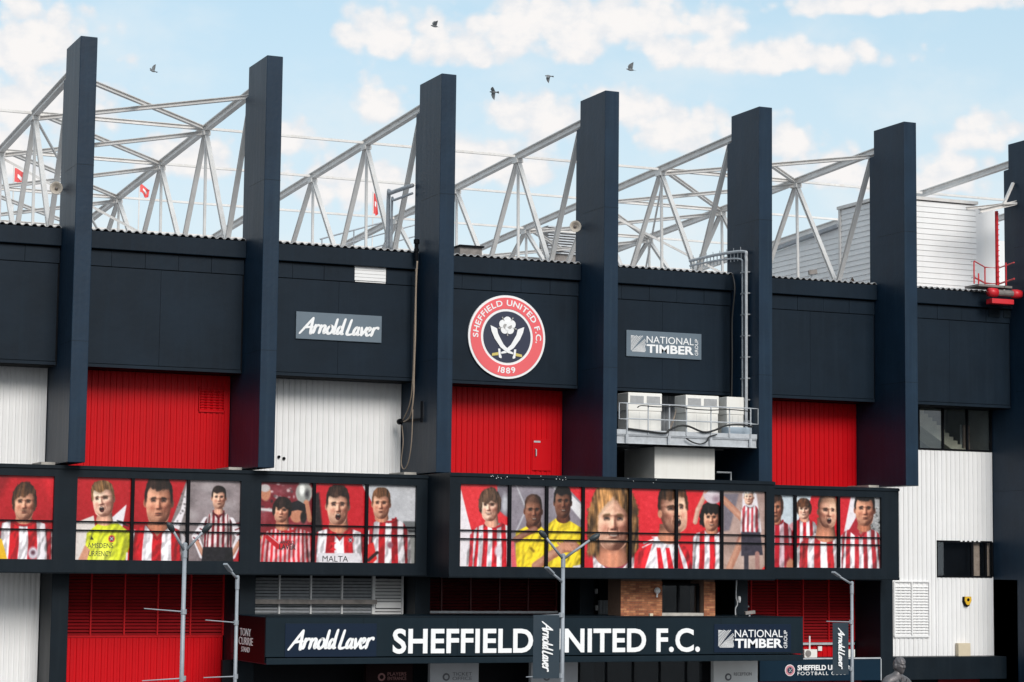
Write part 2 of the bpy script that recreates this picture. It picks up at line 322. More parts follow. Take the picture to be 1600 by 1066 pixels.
def timber_logo(x0, z0, w, h, Y, m, parent):
    """square of wood-grain arcs and three words"""
    s = h*.86; mb = MB(); c = (x0, z0+h*.07); O = Vector((c[0], Y, c[1]))
    a_ = math.radians
    rr = .10
    while rr < 1.40:
        tw = .034
        for (t0, t1) in ((0, 41), (49, 90)):
            run = []
            for t in np.linspace(a_(t0), a_(t1), 12):
                bulge = 1+.06*math.sin(3*t+rr*4)
                p = (rr*bulge*math.cos(t), rr*bulge*math.sin(t)); q = ((rr+tw)*bulge*math.cos(t), (rr+tw)*bulge*math.sin(t))
                ok = max(q) <= 1.0
                if ok: run.append((p, q))
                if (not ok or t >= a_(t1)-1e-6) and len(run) > 1:
                    n = len(run); mb.add([O+X_*(p[0]*s)+Z_*(p[1]*s)+NY*.012 for p, q in run]+[O+X_*(q[0]*s)+Z_*(q[1]*s)+NY*.012 for p, q in run], [(i, i+1, n+i+1, n+i) for i in range(n-1)])
                    run = []
                elif not ok: run = []
        rr += .066
    mb.build('wood_grain_emblem', m, parent)
    xt = x0+s*1.06; wt = w-s*1.06-h*.27
    place_text('NATIONAL', Vector((xt, Y, z0+h*.56)), wt, h*.36, m, parent, bold=.0)
    place_text('TIMBER', Vector((xt, Y, z0+h*.05)), wt, h*.44, m, parent, bold=.03)
    place_text('GROUP', Vector((xt+wt+h*.26, Y, z0+h*.03)), h*.86, h*.19, m, parent, U=Z_, Vv=-X_, bold=.0)
# ================================================================ SETTING
g = MB(); g.add([(-900, -900, 0), (900, -900, 0), (900, 900, 0), (-900, 900, 0)], [(0, 1, 2, 3)]); o = g.build('ground', ASPH, base=(0, 0, 0)); o['kind'] = 'structure'
o = box(-40, 70, -6, 60, -.1, .13).build('pavement', PAVE); o['kind'] = 'structure'

# ================================================================ THE STAND
S, PW_ = 6.0, .532
stand = tag(empty('stadium_stand', (0, 0, 0)), 'long navy football stand with tall fins, red and white cladding and white roof trusses', 'stadium')
# tall fins
for k in range(-1, 8):
    x = S*k
    mb = MB(); low = 8.9 if k < 7 else 0.13
    if k == 6: low = 8.9
    mb.prism([(0, low), (3.42, low), (3.42, 15.9), (2.3, 15.95), (2.3, 21.1), (2.0, 21.12), (2.0, 22.07), (0, 22.07)], lambda y, z, e: Vector((e, y, z)), x, x+PW_)
    p = mb.build('fin_pillar', NAVY, stand, bevel=.018)
    # pour joints: a thin dark strip between lifts and a thin capping
    for zj in (18.05, 12.6):
        if k == 6 and zj < 11: continue
        box(x-.003, x+PW_+.002, -.002, 1.7, zj, zj+.014).build('joint_strip', BAND, p)
    # lower pillar, set back under the band of pictures
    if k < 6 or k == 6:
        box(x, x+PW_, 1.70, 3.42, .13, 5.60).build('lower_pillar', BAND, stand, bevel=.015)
box(36, 36.532, 0.02, 3.42, .13, 8.9).build('lower_pillar', NAVY, stand)
box(-12, 44, 3.6, 4.0, .13, 8.7).build('backing_wall', BLACK, stand); box(-12, 31.0, 3.6, 4.0, 8.71, 16.0).build('backing_wall', BLACK, stand)  # dark backing added behind the sheets to block light leaks
box(36.54, 44, 1.0, 3.5, .13, 16.0).build('end_wall', NAVY, stand)
box(-12, 44, 24, 24.3, .13, 17.0).build('rear_wall', BLACK, stand)
# stand roof: sheets rising away from the street, their corrugated ends along the parapet
def corr(x0, x1, y0, z0, y1, z1, pitch, h, parent, name, m, t=.02):
    xs = []; x = x0; k = 0
    while x < x1: xs.append((x, (h if k % 4 in (1, 2) else 0))); x += pitch/4; k += 1
    n = len(xs); mb = MB()
    vs = [(x, y0, z0+d) for x, d in xs]+[(x, y1, z1+d) for x, d in xs]+[(x, y0, z0+d-t) for x, d in xs]+[(x, y1, z1+d-t) for x, d in xs]
    fs = [(i, i+1, n+i+1, n+i) for i in range(n-1)]+[(2*n+i, 3*n+i, 3*n+i+1, 2*n+i+1) for i in range(n-1)]+[(i, 2*n+i, 2*n+i+1, i+1) for i in range(n-1)]
    mb.add(vs, fs); return mb.build(name, m, parent)
roof = corr(-10, 43, 3.45, 16.36, 38, 19.1, .30, .075, stand, 'roof', ROOF)

for j in range(-1, 7):
    x0, x1 = S*j+PW_+.004, S*(j+1)-.004
    rb = corr(x0, x1, 1.80, 16.33, 3.44, 16.36, .25, .06, roof, 'roof_edge', ROOF, .02)
    # parapet capping, frieze boards and the two main boards, with open joints
    cap = box(x0, x1, 1.80, 2.35, 15.74, 16.29).build('parapet_capping', FASC, stand, bevel=.02)
    box(x0, x1+.0, 2.02, 2.3, 12.0, 15.74).build('fascia_backing', BLACK, stand)
    nb = 5; w = (x1-x0-.02)/nb
    skip = 3 if j == 1 else -1
    for i in range(nb):
        if j == 1 and i == 3: continue
        zt = 15.70; box(x0+i*w+.006, x0+(i+1)*w-.006, 1.955+(.006 if i % 2 else 0), 2.05, 15.215, zt).build('frieze_board', FASC, stand)
    nb = 2; w = (x1-x0-.06)/nb
    for i in range(nb):
        box(x0+i*w+.005, x0+(i+1)*w-.005, 1.95+.004*(i % 2), 2.06, 12.12, 15.185).build('fascia_board', FASC, stand)
    box(x0, x1-.05, 1.93, 2.3, 12.0, 12.10).build('fascia_foot', FASC, stand)
    box(x0, x1, 2.3, 3.6, 12.0, 12.1).build('fascia_soffit', BLACK, stand)

def sheeting(x0, x1, z0, z1, Y, m, pitch=.2, depth=.027, cover=1.0, hole=None, wall='cladding_wall'):
    """a wall of profiled sheets; every sheet is an object of its own"""
    w = box(x0, x1, Y+.045, Y+.12, z0, z1).build(wall, m, stand)
    prof = [(0, 0), (.30, 0), (.38, 1), (.86, 1), (.94, 0)]
    x = x0
    while x < x1-.02:
        xe = min(x+cover, x1); pts = []; k = 0
        nrib = int(round(cover/pitch))
        for r in range(nrib):
            for u, d in prof: pts.append((x+(r+u)*pitch, Y+depth*(0 if d else 1)))
        pts.append((x+nrib*pitch, Y+depth)); pts = [p for p in pts if p[0] <= xe+1e-6]
        if pts[-1][0] < xe-1e-4: pts.append((xe, pts[-1][1]))
        dy = random.uniform(-.003, .003)
        segs = [(z0, z1)]
        if hole and x < hole[1] and xe > hole[0]: segs = [(z0, hole[2]), (hole[3], z1)]
        for za, zb in segs:
            if zb-za < .02: continue
            n = len(pts); mb = MB()
            mb.add([(px, py+dy, za) for px, py in pts]+[(px, py+dy, zb) for px, py in pts], [(i, i+1, n+i+1, n+i) for i in range(n-1)])
            mb.build('cladding_sheet', m, w)
        x = xe
    box(x1-.035, x1-.004, Y-.012, Y+.05, z0, z1).build('edge_trim', m, w)
    return w
def louvre(x0, x1, z0, z1, Y, m, nbay=5, pitch=.105, parent=stand, name='louvre', frame=.05, back=BLACK, slat=None):
    f = MB()
    f.box(x0, x1, Y, Y+.10, z1-.04, z1); f.box(x0, x1, Y, Y+.10, z0, z0+.06)
    w = (x1-x0)/nbay
    for i in range(nbay+1): f.box(x0+i*w-frame/2, x0+i*w+frame/2, Y-.012, Y+.09, z0+.061, z1-.041)
    f = f.build(name, m, parent)
    box(x0, x1, Y+.14, Y+.16, z0, z1).build('louvre_back', back, f)
    sw = w-frame-.004
    me = MB().prism([(0, 0), (.075, pitch*.72), (.083, pitch*.72), (.008, -.006)], lambda y, z, e: Vector((e, y, z)), -sw/2, sw/2).mesh('louvre_slat', (0, 0, 0)); me.materials.append(slat or m)
    nz = int((z1-z0-.1)/pitch)
    for i in range(nbay):
        for q in range(nz): piece('louvre_slat', me, (x0+(i+.5)*w, Y+.015, z0+.065+q*pitch), f)
    return f
YS = 3.25
SH = {-1: WHITE, 0: RED, 1: WHITE, 2: RED, 4: RED}
for j, m in SH.items():
    x0, x1 = S*j+PW_+.01, S*(j+1)-.02
    w = sheeting(x0, x1, 8.86, 12.0, YS, m)
    # pale concrete sill block beside the next fin
    box(x1-.42, x1+.015, 1.75, 3.2, 8.835, 8.96).build('sill_block', CONC, stand)
    if j == 0:
        a, b = at(312, 604, YS-.03), at(350, 645, YS-.03)
        louvre(a.x, b.x, b.z, a.z, YS-.045, RED, 1, .085, w, 'wall_vent', .03)
        # only the frame and slats stand proud of the sheets
    if j == 2:
        a, b = at(832, 686, YS-.03), at(861, 736, YS-.03)
        d = box(a.x, b.x, YS-.035, YS+.0, b.z, a.z).build('service_hatch', RED, w, bevel=.008)
        box(a.x+.05, a.x+.3, YS-.042, YS-.036, a.z-.12, a.z-.06).build('hatch_label', GALV, d)
        MB().tube([(a.x+.12, YS-.04, a.z-.35), (a.x+.12, YS-.10, a.z-.37), (a.x+.12, YS-.10, a.z-.58), (a.x+.12, YS-.04, a.z-.6)], .022).build('handle', GALV, d)
# bay of the air conditioners: dark recess with one strip of grey sheeting
a, b = at(1030, 612, YS), at(1062, 700, YS)
sheeting(a.x, b.x, 10.2, 12.0, YS, DGALV, .12, .03, 1.2)
box(18.54, a.x-.01, YS, YS+.2, 8.86, 12.0).build('recess_wall', BLACK, stand); box(b.x+.01, 23.98, YS, YS+.2, 8.86, 12.0).build('recess_wall', BLACK, stand); box(a.x-.01, b.x+.01, YS+.15, YS+.2, 8.86, 10.19).build('recess_wall', BLACK, stand)
for j in (3,): box(S*j+5.35, S*j+5.99, 1.75, 3.2, 8.835, 8.96).build('sill_block', CONC, stand)

# last bay: staircase window, white sheeting, strip window
YW = 3.2
zt, zb = at(1490, 640, YW).z, at(1490, 701, YW).z
zs = at(1490, 705, YW).z
xL, xR = 30.54, 35.98
wz0, wz1 = at(1508, 900, YW).z, at(1508, 848, YW).z; wx0 = at(1464, 870, YW).x
lz0 = at(1470, 1026, YW).z
w1 = sheeting(xL, wx0-.02, lz0, zs, YW, WHITE, .2); w2 = sheeting(wx0-.02, xR, wz1+.03, zs, YW, WHITE, .2); w3 = sheeting(wx0-.02, xR, lz0, wz0-.03, YW, WHITE, .2)
def glazed(x0, x1, z0, z1, Y, cuts, parent, name='window'):
    fr = MB(); t = .07
    fr.box(x0, x1, Y, Y+.1, z0-t, z0); fr.box(x0, x1, Y, Y+.1, z1, z1+t)
    xs = [x0]+cuts+[x1]
    for x in xs: fr.box(x-t/2, x+t/2, Y-.005, Y+.1, z0+.001, z1-.001)
    f = fr.build(name, BLACK, parent)
    for a, b in zip(xs[:-1], xs[1:]): box(a+t/2, b-t/2, Y+.045, Y+.055, z0+.002, z1-.002).build('pane', GLASS, f)
    return f
c1, c2 = at(1474, 670, YW).x, at(1512, 670, YW).x
zb2 = zs+.08
stw = glazed(30.6, xR, zb2, zt+.4, YW, [at(1437, 670, YW).x-.03, c1, c2], stand)
# the stair behind the glass
box(30.6, 36.6, 6.2, 6.3, 8.72, 16.0).build('stair_room_wall', ROOM, stand); box(30.6, 36.6, 3.4, 6.2, 8.71, 8.8).build('stair_room_floor', ROOM, stand)
box(30.6, 36.6, 3.62, 6.2, 12.6, 12.7).build('stair_room_ceiling', ROOM, stand)
box(36.0, 36.1, 3.43, 6.19, 8.81, 12.59).build('stair_room_wall', ROOM, stand); box(30.5, 30.6, 3.43, 6.19, 8.81, 12.59).build('stair_room_wall', ROOM, stand)
pts = []; sx, sz = at(1437, 640, 4.3).x, at(1437, 640, 4.3).z; n = 12; dx, dz = .19, -.142
for i in range(n): pts += [(sx+i*dx, sz+i*dz), (sx+(i+1)*dx, sz+i*dz)]
pts += [(sx+n*dx, sz+n*dz), (sx+n*dx-.25, sz+n*dz-.12), (sx-.1, sz-.55)]
MB().prism(pts, lambda x, z, e: Vector((x, e, z)), 4.3, 5.5).build('staircase', STAIR, stand)
for i in range(9): box(at(1500+6*i, 670, 4.6).x, at(1503.4+6*i, 670, 4.6).x, 4.6+.03*(i % 2), 4.66+.03*(i % 2), 8.81, 11.5).build('stair_curtain', CURT if i % 3 else ROOM, stand)
box(at(1541, 670, 3.9).x, at(1547, 670, 3.9).x, 3.9, 4.0, 8.81, 11.9).build('room_post', STAIR, stand)
strip = glazed(wx0, xR, wz0, wz1, YW, [at(1519, 870, YW).x, at(1541, 870, YW).x], stand)
for qx in (1525, 1545):
    a = at(qx, 870, 3.45); box(a.x-.12, a.x+.14, 3.42, 3.5, wz0, wz1).build('window_curtain', CURT, stand)
a, b = at(1397, 908, YW-.03), at(1452, 996, YW-.03)
louvre(a.x, b.x, b.z, a.z, YW-.06, WHITE, 2, .105, w1, 'wall_vent', .05, GRILLE)
# foot of the white wall
a, b = at(1405, 1027, 2.4), at(1556, 1061, 2.4)
box(30.54, 35.98, 2.4, 3.55, b.z, a.z).build('door_canopy', BAND, stand, bevel=.02)
box(30.54, 35.98, 3.0, 3.5, .13, b.z-.01).build('ground_wall', BLACK, stand)

# ---------------------------------------------------------------- the band of pictures
def window_box(name, x0, x1, Y, z0, z1, wz0, wz1, holes, m=BAND, depth=2.6):
    """a box with openings: top and bottom beam, posts between the openings, back board"""
    f = MB(); f.box(x0, x1, Y, Y+depth, wz1, z1); f.box(x0, x1, Y, Y+depth, z0, wz0)
    xs = [x0]+[q for h in holes for q in h]+[x1]
    for a, b in zip(xs[0::2], xs[1::2]):
        if b-a > .01: f.box(a, b, Y+.001, Y+depth-.02, wz0, wz1)
    f.box(x0+.02, x1-.02, Y+.16, Y+.26, wz0, wz1)
    f = f.build(name, m, stand)
    f2 = MB(); f2.box(x0-.01, x1+.01, Y-.05, Y+.02, z1-.11, z1-.02); f2.box(x0, x1, Y-.03, Y+.02, z0+.03, z0+.10); f2.build('drip_edge', m, f)
    return f
Z0, Z1, WZ0, WZ1 = 5.54, 8.83, 5.96, 8.48
YB, YA = .6, -1.3
X = lambda px, Y: at(px, 813, Y).x
bandL = window_box('picture_band', -14, 11.96, YB, Z0, Z1, WZ0, WZ1, [(X(-78, YB), X(83.5, YB)), (X(119.5, YB), X(376, YB)), (X(407.5, YB), X(650.5, YB))])
bandA = window_box('picture_band', 11.97, 23.86, YA, 5.52, 8.86, 5.885, 8.505, [(X(719.5, YA), X(1197.5, YA))], depth=4.5)
bandB = window_box('picture_band', 23.87, 30.08, YB, Z0, Z1, WZ0, WZ1, [(24.4, X(1377.5, YB))])
# window posts and the two glazing bars in front of each opening
def bars(band, Y, x0, x1, posts, z0, z1, ztr):
    for p in posts:
        x = X(p, Y); box(x-.05, x+.05, Y+.01, Y+.09, z0+.002, z1-.002).build('mullion', BLACK, band)
    for z in ztr: box(x0, x1, Y+.035, Y+.075, z-.022, z+.022).build('glazing_bar', BLACK, band)
ztr = (at(250, 817, YB).z, at(250, 830.5, YB).z)
bars(bandL, YB, X(-78, YB), X(83.5, YB), [], WZ0, WZ1, ztr)
bars(bandL, YB, X(119.5, YB), X(376, YB), [207, 294], WZ0, WZ1, ztr)
bars(bandL, YB, X(407.5, YB), X(650.5, YB), [491, 573.5], WZ0, WZ1, ztr)
ztA = (at(960, 832.5, YA).z, at(960, 845.5, YA).z)
bars(bandA, YA, X(719.5, YA), X(1197.5, YA), [797, 855, 912, 985.5, 1058, 1129], 5.885, 8.505, ztA)
ztB = (at(1290, 839, YB).z, at(1290, 850.5, YB).z)
bars(bandB, YB, 24.4, X(1377.5, YB), [1243.5, 1311.5], WZ0, WZ1, ztB)
box(-12, 29.98, 2.6, 3.6, 8.72, 8.83).build('ledge_slab', CONC, stand)
# splashes of bird lime along the top of the projecting box
lm = MB()
for q in range(26):
    px = random.choice([random.uniform(765, 800), random.uniform(868, 884), random.uniform(820, 850), random.uniform(905, 1040)]); p = at(px, 748, YA-.05); z = random.uniform(8.70, 8.835); r = random.uniform(.006, .016)
    y = YA-.053; lm.add([(p.x+r*random.uniform(.6, 1.5)*math.cos(t), y, z+r*random.uniform(.5, 1.2)*math.sin(t)) for t in (0, 1.1, 2.2, 3.2, 4.3, 5.3)], [tuple(range(6))])
lo = lm.build('bird_lime', WPAINT, bandA); lo['kind'] = 'stuff'
# ---------------------------------------------------------------- ground storey
YL = 3.4
zl = at(230, 996, YL).z
louvre(.54, 5.97, zl, 5.6, YL, REDL, 5, .105, slat=REDS_); sheeting(.54, 5.97, .13, zl-.01, YL, RED, .2)
sheeting(-5.46, -.02, .13, 5.6, YL, WHITE, .16)
louvre(6.54, 9.95+.9, 3.2, 5.6, 2.6, WHITE, 4, .105, slat=GALV); a = at(604, 930, YL)
louvre(10.9, 11.9, 3.2, 5.6, 2.6, WHITE, 1, .11, name='louvre')
box(6.54, 10.9, 2.35, 2.41, at(500, 944, 2.35).z, at(500, 937, 2.35).z).build('cable_tray', GRIME, stand)
box(10.95, 11.85, 2.57, 2.59, at(600, 950, 2.57).z, at(600, 941, 2.57).z).build('louvre_band', WHITE, stand)
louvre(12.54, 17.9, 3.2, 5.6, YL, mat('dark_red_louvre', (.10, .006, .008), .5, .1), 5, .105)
tz = at(760, 960, 2.2).z
tr = MB(); tr.box(12.6, 17.4, 2.2, 2.25, tz+.03, tz+.11); tr.box(12.6, 17.4, 2.2, 2.25, tz-.13, tz-.05); tr.box(12.6, 17.4, 2.24, 2.5, tz-.13, tz-.10); tr.build('tray_rail', GALV, stand)
louvre(24.54, 29.96, zl-.25, 5.6, YL, REDL, 5, .105, slat=REDS_); sheeting(24.54, 29.96, .13, zl-.27, YL, RED, .2)
box(24.6, 29.9, YL-.12, YL-.04, zl-.34, zl-.26).build('wall_rail', GALV, stand)
# bay with brickwork
box(18.54, 19.6, YL, YL+.15, .13, 5.6).build('recess_wall', BLACK, stand)
a, b = at(934, 938, YL), at(961, 964, YL)
sheeting(a.x, b.x, 2.8, a.z, YL-.1, DGALV, .12, .03, 1.2); box(a.x, b.x, YL-.1, YL+.1, a.z, 5.6).build('recess_wall', BLACK, stand); box(b.x, 20.6, YL-.05, YL+.1, .13, 5.6).build('recess_wall', BLACK, stand)
def brick_wall(x0, x1, y0, y1, z0, z1, side=True):
    w = box(x0+.008, x1-.008, y0+.008, y1, z0, z1).build('brick_pier', MORT, stand)
    L_, H_, g_ = .215, .065, .01
    mes, mhs = [], []
    for q in (BRICK, BRICK, BRICK2, BRICK3):
        me = box(-L_/2, L_/2, 0, .02, 0, H_).mesh('brick', (0, 0, 0)); me.materials.append(q); mes.append(me)
        mh = box(-.051, .051, 0, .02, 0, H_).mesh('brick', (0, 0, 0)); mh.materials.append(q); mhs.append(mh)
    z = z0; r = 0
    while z+H_ < z1:
        x = x0+(.0 if r % 2 else -.1125)
        while x < x1-.05:
            a, b = max(x, x0), min(x+L_, x1)
            if b-a > .15: piece('brick', random.choice(mes), ((a+b)/2, y0+random.uniform(-.002, .002), z), w)
            elif b-a > .06: piece('brick', random.choice(mhs), ((a+b)/2, y0+random.uniform(-.002, .002), z), w)
            x += L_+g_
        z += H_+g_; r += 1
    return w
YK = -.1
a1 = at(1034, 940, YK).x
brick_wall(at(970, 940, YK).x, a1, YK, .9, 3.05, 5.51)
b0, b1 = at(1100, 940, YK).x, at(1117, 940, YK).x
brick_wall(b0, b1, YK, .9, 3.05, 5.51)
dw = glazed(a1+.05, b0-.05, at(1068, 958, YK+.3).z, 5.30, YK+.3, [(a1+b0)/2], stand)
box(a1+.003, b0-.003, YK+.02, YK+.6, at(1068, 964, YK).z-.1, at(1068, 958, YK).z).build('window_sill', CONC, stand)
box(at(1117, 940, YL).x, 23.99, YL, YL+.1, .13, 5.6).build('recess_wall', BLACK, stand)
box(5.5, 24.6, 1.72, 1.9, .13, 2.84).build('ground_wall', BLACK, stand)
box(-12, 29.98, .62, 3.6, 5.56, 5.64).build('band_soffit', BLACK, stand)

# ---------------------------------------------------------------- roof trusses and bracing (parts of the stand)
zc = lambda y: 21.35-.045*(y-2.7)
zbc = lambda y: 16.2+.083*y
NY_ = [2.5, 8.0, 14.1, 20.8, 27.6, 34.6]; LY = [5.0, 10.8, 17.3, 24.2, 31.1, 38.0]
def truss(x):
    t = MB().bar((x, 1.9, zc(1.9)), (x, 38.5, zc(38.5)), .20, .24, 'H').build('roof_truss', STEELW, stand)
    for i, y in enumerate(NY_):
        if x > 36 and y < 15: continue
        if i: MB().bar((x, y, zc(y)-.1), (x, LY[i-1], zbc(LY[i-1])), .16, .135, 'H').build('truss_strut', STEELW, t)
        MB().bar((x, y, zc(y)-.1), (x, LY[i], zbc(LY[i])), .16, .135, 'H').build('truss_strut', STEELW, t)
        if i: MB().bar((x+.02, y, zc(y)-.1), (x+.02, y-.1, zbc(y)), .09, .09).build('truss_rod', STEELW, t)
        if i: MB().box(x-.13, x+.13, y-.22, y+.22, zc(y)-.26, zc(y)-.12).build('gusset_plate', STEELW, t)
    MB().bar((x, 3.2, zbc(3.2)), (x, 38.4, zbc(38.4)), .2, .2).build('truss_bottom_chord', STEELW, t)
for k in range(-1, 8): truss(S*k+.26)
xa = [S*k+.26 for k in range(-1, 8)]
for i in range(1, 5):
    y = NY_[i]
    for a, b in zip(xa[:-1], xa[1:]):
        heavy = round((a-.26)/6) in (0, 4)
        MB().bar((a+.12, y, zc(y)), (b-.12, y, zc(y)), .085 if not heavy else .14, .085 if not heavy else .14, 'box' if not heavy else 'H').build('tie_beam', STEELW, stand)
for k in (0, 4):
    a, b = S*k+.26, S*(k+1)+.26
    for i in range(5):
        y0, y1 = NY_[i], NY_[i+1]
        MB().bar((a+.1, y0, zc(y0)+.02), (b-.1, y1, zc(y1)+.02), .14, .14, 'H').build('brace_beam', STEELW, stand)
        MB().bar((a+.1, y1, zc(y1)-.17), (b-.1, y0, zc(y0)-.17), .14, .14, 'H').build('brace_beam', STEELW, stand)
    MB().bar((a+.1, NY_[2], zc(NY_[2])-.3), (b-.3, LY[1], zbc(LY[1])), .09, .09).build('brace_rod', STEELW, stand)
    MB().bar((a+.1, NY_[1], zc(NY_[1])-.3), (b-.3, NY_[3], zbc(NY_[3])+.4), .07, .07).build('brace_rod', STEELW, stand)
# ---------------------------------------------------------------- printed portraits: a small painter (flat print only)
PX0, PY0, PSC = -8.0, 736.0, 2.0
PW, PH = int(1400*PSC), int(164*PSC)
canvas = np.zeros((PH, PW, 3), np.float32)
prng = np.random.default_rng(7)
def _win(x0, x1, y0, y1):
    i0 = max(0, int((y0-PY0)*PSC)); i1 = min(PH, int((y1-PY0)*PSC)+2)
    j0 = max(0, int((x0-PX0)*PSC)); j1 = min(PW, int((x1-PX0)*PSC)+2)
    if clip_x:
        j0 = max(j0, int(round((clip_x[0]-PX0)*PSC))); j1 = min(j1, int(round((clip_x[1]-PX0)*PSC)))
    if i1 <= i0 or j1 <= j0: return None
    yy, xx = np.mgrid[i0:i1, j0:j1]
    return i0, i1, j0, j1, xx/PSC+PX0, yy/PSC+PY0
clip_x = None
def _put(w, a, col):
    i0, i1, j0, j1 = w[:4]
    a = np.clip(a, 0, 1)[..., None]
    canvas[i0:i1, j0:j1] = canvas[i0:i1, j0:j1]*(1-a)+np.array(col, np.float32)*a
def EL(cx, cy, rx, ry, col, al=1.0, soft=.8, rot=0.0):
    m = max(rx, ry)+soft*2
    w = _win(cx-m, cx+m, cy-m, cy+m)
    if w is None: return
    x = w[4]-cx; y = w[5]-cy; c, s = math.cos(rot), math.sin(rot)
    u = (x*c+y*s)/rx; v = (-x*s+y*c)/ry
    d = (np.sqrt(u*u+v*v)-1)*min(rx, ry)
    _put(w, al*(.5-d/soft/1.0), col)
def PO(pts, col, al=1.0, soft=.8):
    xs = [p[0] for p in pts]; ys = [p[1] for p in pts]
    w = _win(min(xs)-soft, max(xs)+soft, min(ys)-soft, max(ys)+soft)
    if w is None: return
    x, y = w[4], w[5]; ins = np.zeros(x.shape, bool); dm = np.full(x.shape, 1e9)
    n = len(pts)
    for i in range(n):
        (ax, ay), (bx, by) = pts[i], pts[(i+1) % n]
        if ay != by:
            cr = ((ay > y) != (by > y)) & (x < (bx-ax)*(y-ay)/(by-ay)+ax)
            ins ^= cr
        ex, ey = bx-ax, by-ay; L = ex*ex+ey*ey+1e-9
        t = np.clip(((x-ax)*ex+(y-ay)*ey)/L, 0, 1)
        dm = np.minimum(dm, np.hypot(x-ax-t*ex, y-ay-t*ey))
    d = np.where(ins, -dm, dm)
    _put(w, al*(.5-d/soft), col)
def ST(pts, wd, col, al=1.0, soft=.7):
    for (a, b) in zip(pts[:-1], pts[1:]):
        w = _win(min(a[0], b[0])-wd-soft, max(a[0], b[0])+wd+soft, min(a[1], b[1])-wd-soft, max(a[1], b[1])+wd+soft)
        if w is None: continue
        ex, ey = b[0]-a[0], b[1]-a[1]; L = ex*ex+ey*ey+1e-9
        t = np.clip(((w[4]-a[0])*ex+(w[5]-a[1])*ey)/L, 0, 1)
        d = np.hypot(w[4]-a[0]-t*ex, w[5]-a[1]-t*ey)-wd/2
        _put(w, al*(.5-d/soft), col)
def BG(x0, x1, col, col2=None, mott=.0, sc=6):
    w = _win(x0, x1, PY0, PY0+PH/PSC)
    _put(w, np.ones(w[4].shape), col)
    if col2 is not None:
        _put(w, (w[5]-PY0)/164, col2)
    if mott:
        for k in range(60):
            EL(prng.uniform(x0, x1), prng.uniform(PY0, PY0+164), prng.uniform(.5, 1.6)*sc, prng.uniform(.4, 1.1)*sc,
               prng.choice([0, 1])*np.ones(3), mott*prng.uniform(.3, 1), sc*.9)
def mix(a, b, t): return tuple(a[i]*(1-t)+b[i]*t for i in range(3))
RED1 = (.74, .06, .11); RED2 = (.86, .12, .17); DRED = (.55, .03, .08); WHT = (.90, .87, .89); CREAM = (.86, .80, .80)
SKIN = (.82, .58, .47); PALE = (.90, .71, .62); TAN = (.74, .49, .38); DARK = (.36, .21, .15)
def _noise(sx, sy, seed, n=64):
    g = np.random.default_rng(seed).random((n, n)).astype(np.float32)
    def f(x, y):
        x = (x*sx) % n; y = (y*sy) % n; i = np.floor(y).astype(int) % n; j = np.floor(x).astype(int) % n; u = x-np.floor(x); v = y-np.floor(y)
        u = u*u*(3-2*u); v = v*v*(3-2*v); i1 = (i+1) % n; j1 = (j+1) % n
        return (g[i, j]*(1-u)+g[i, j1]*u)*(1-v)+(g[i1, j]*(1-u)+g[i1, j1]*u)*v
    return f
_n1, _n2, _n3, _n4 = _noise(1, 1, 1), _noise(2.3, 2.3, 2), _noise(1, 1, 3), _noise(1, 1, 4)
def _sm(a, b, x):
    t = np.clip((x-a)/(b-a), 0, 1); return t*t*(3-2*t)
def _rgb(w, a, rgb):
    i0, i1, j0, j1 = w[:4]; a = np.clip(a, 0, 1)[..., None]
    canvas[i0:i1, j0:j1] = canvas[i0:i1, j0:j1]*(1-a)+np.clip(rgb, 0, 1)*a
_fseed = [0]
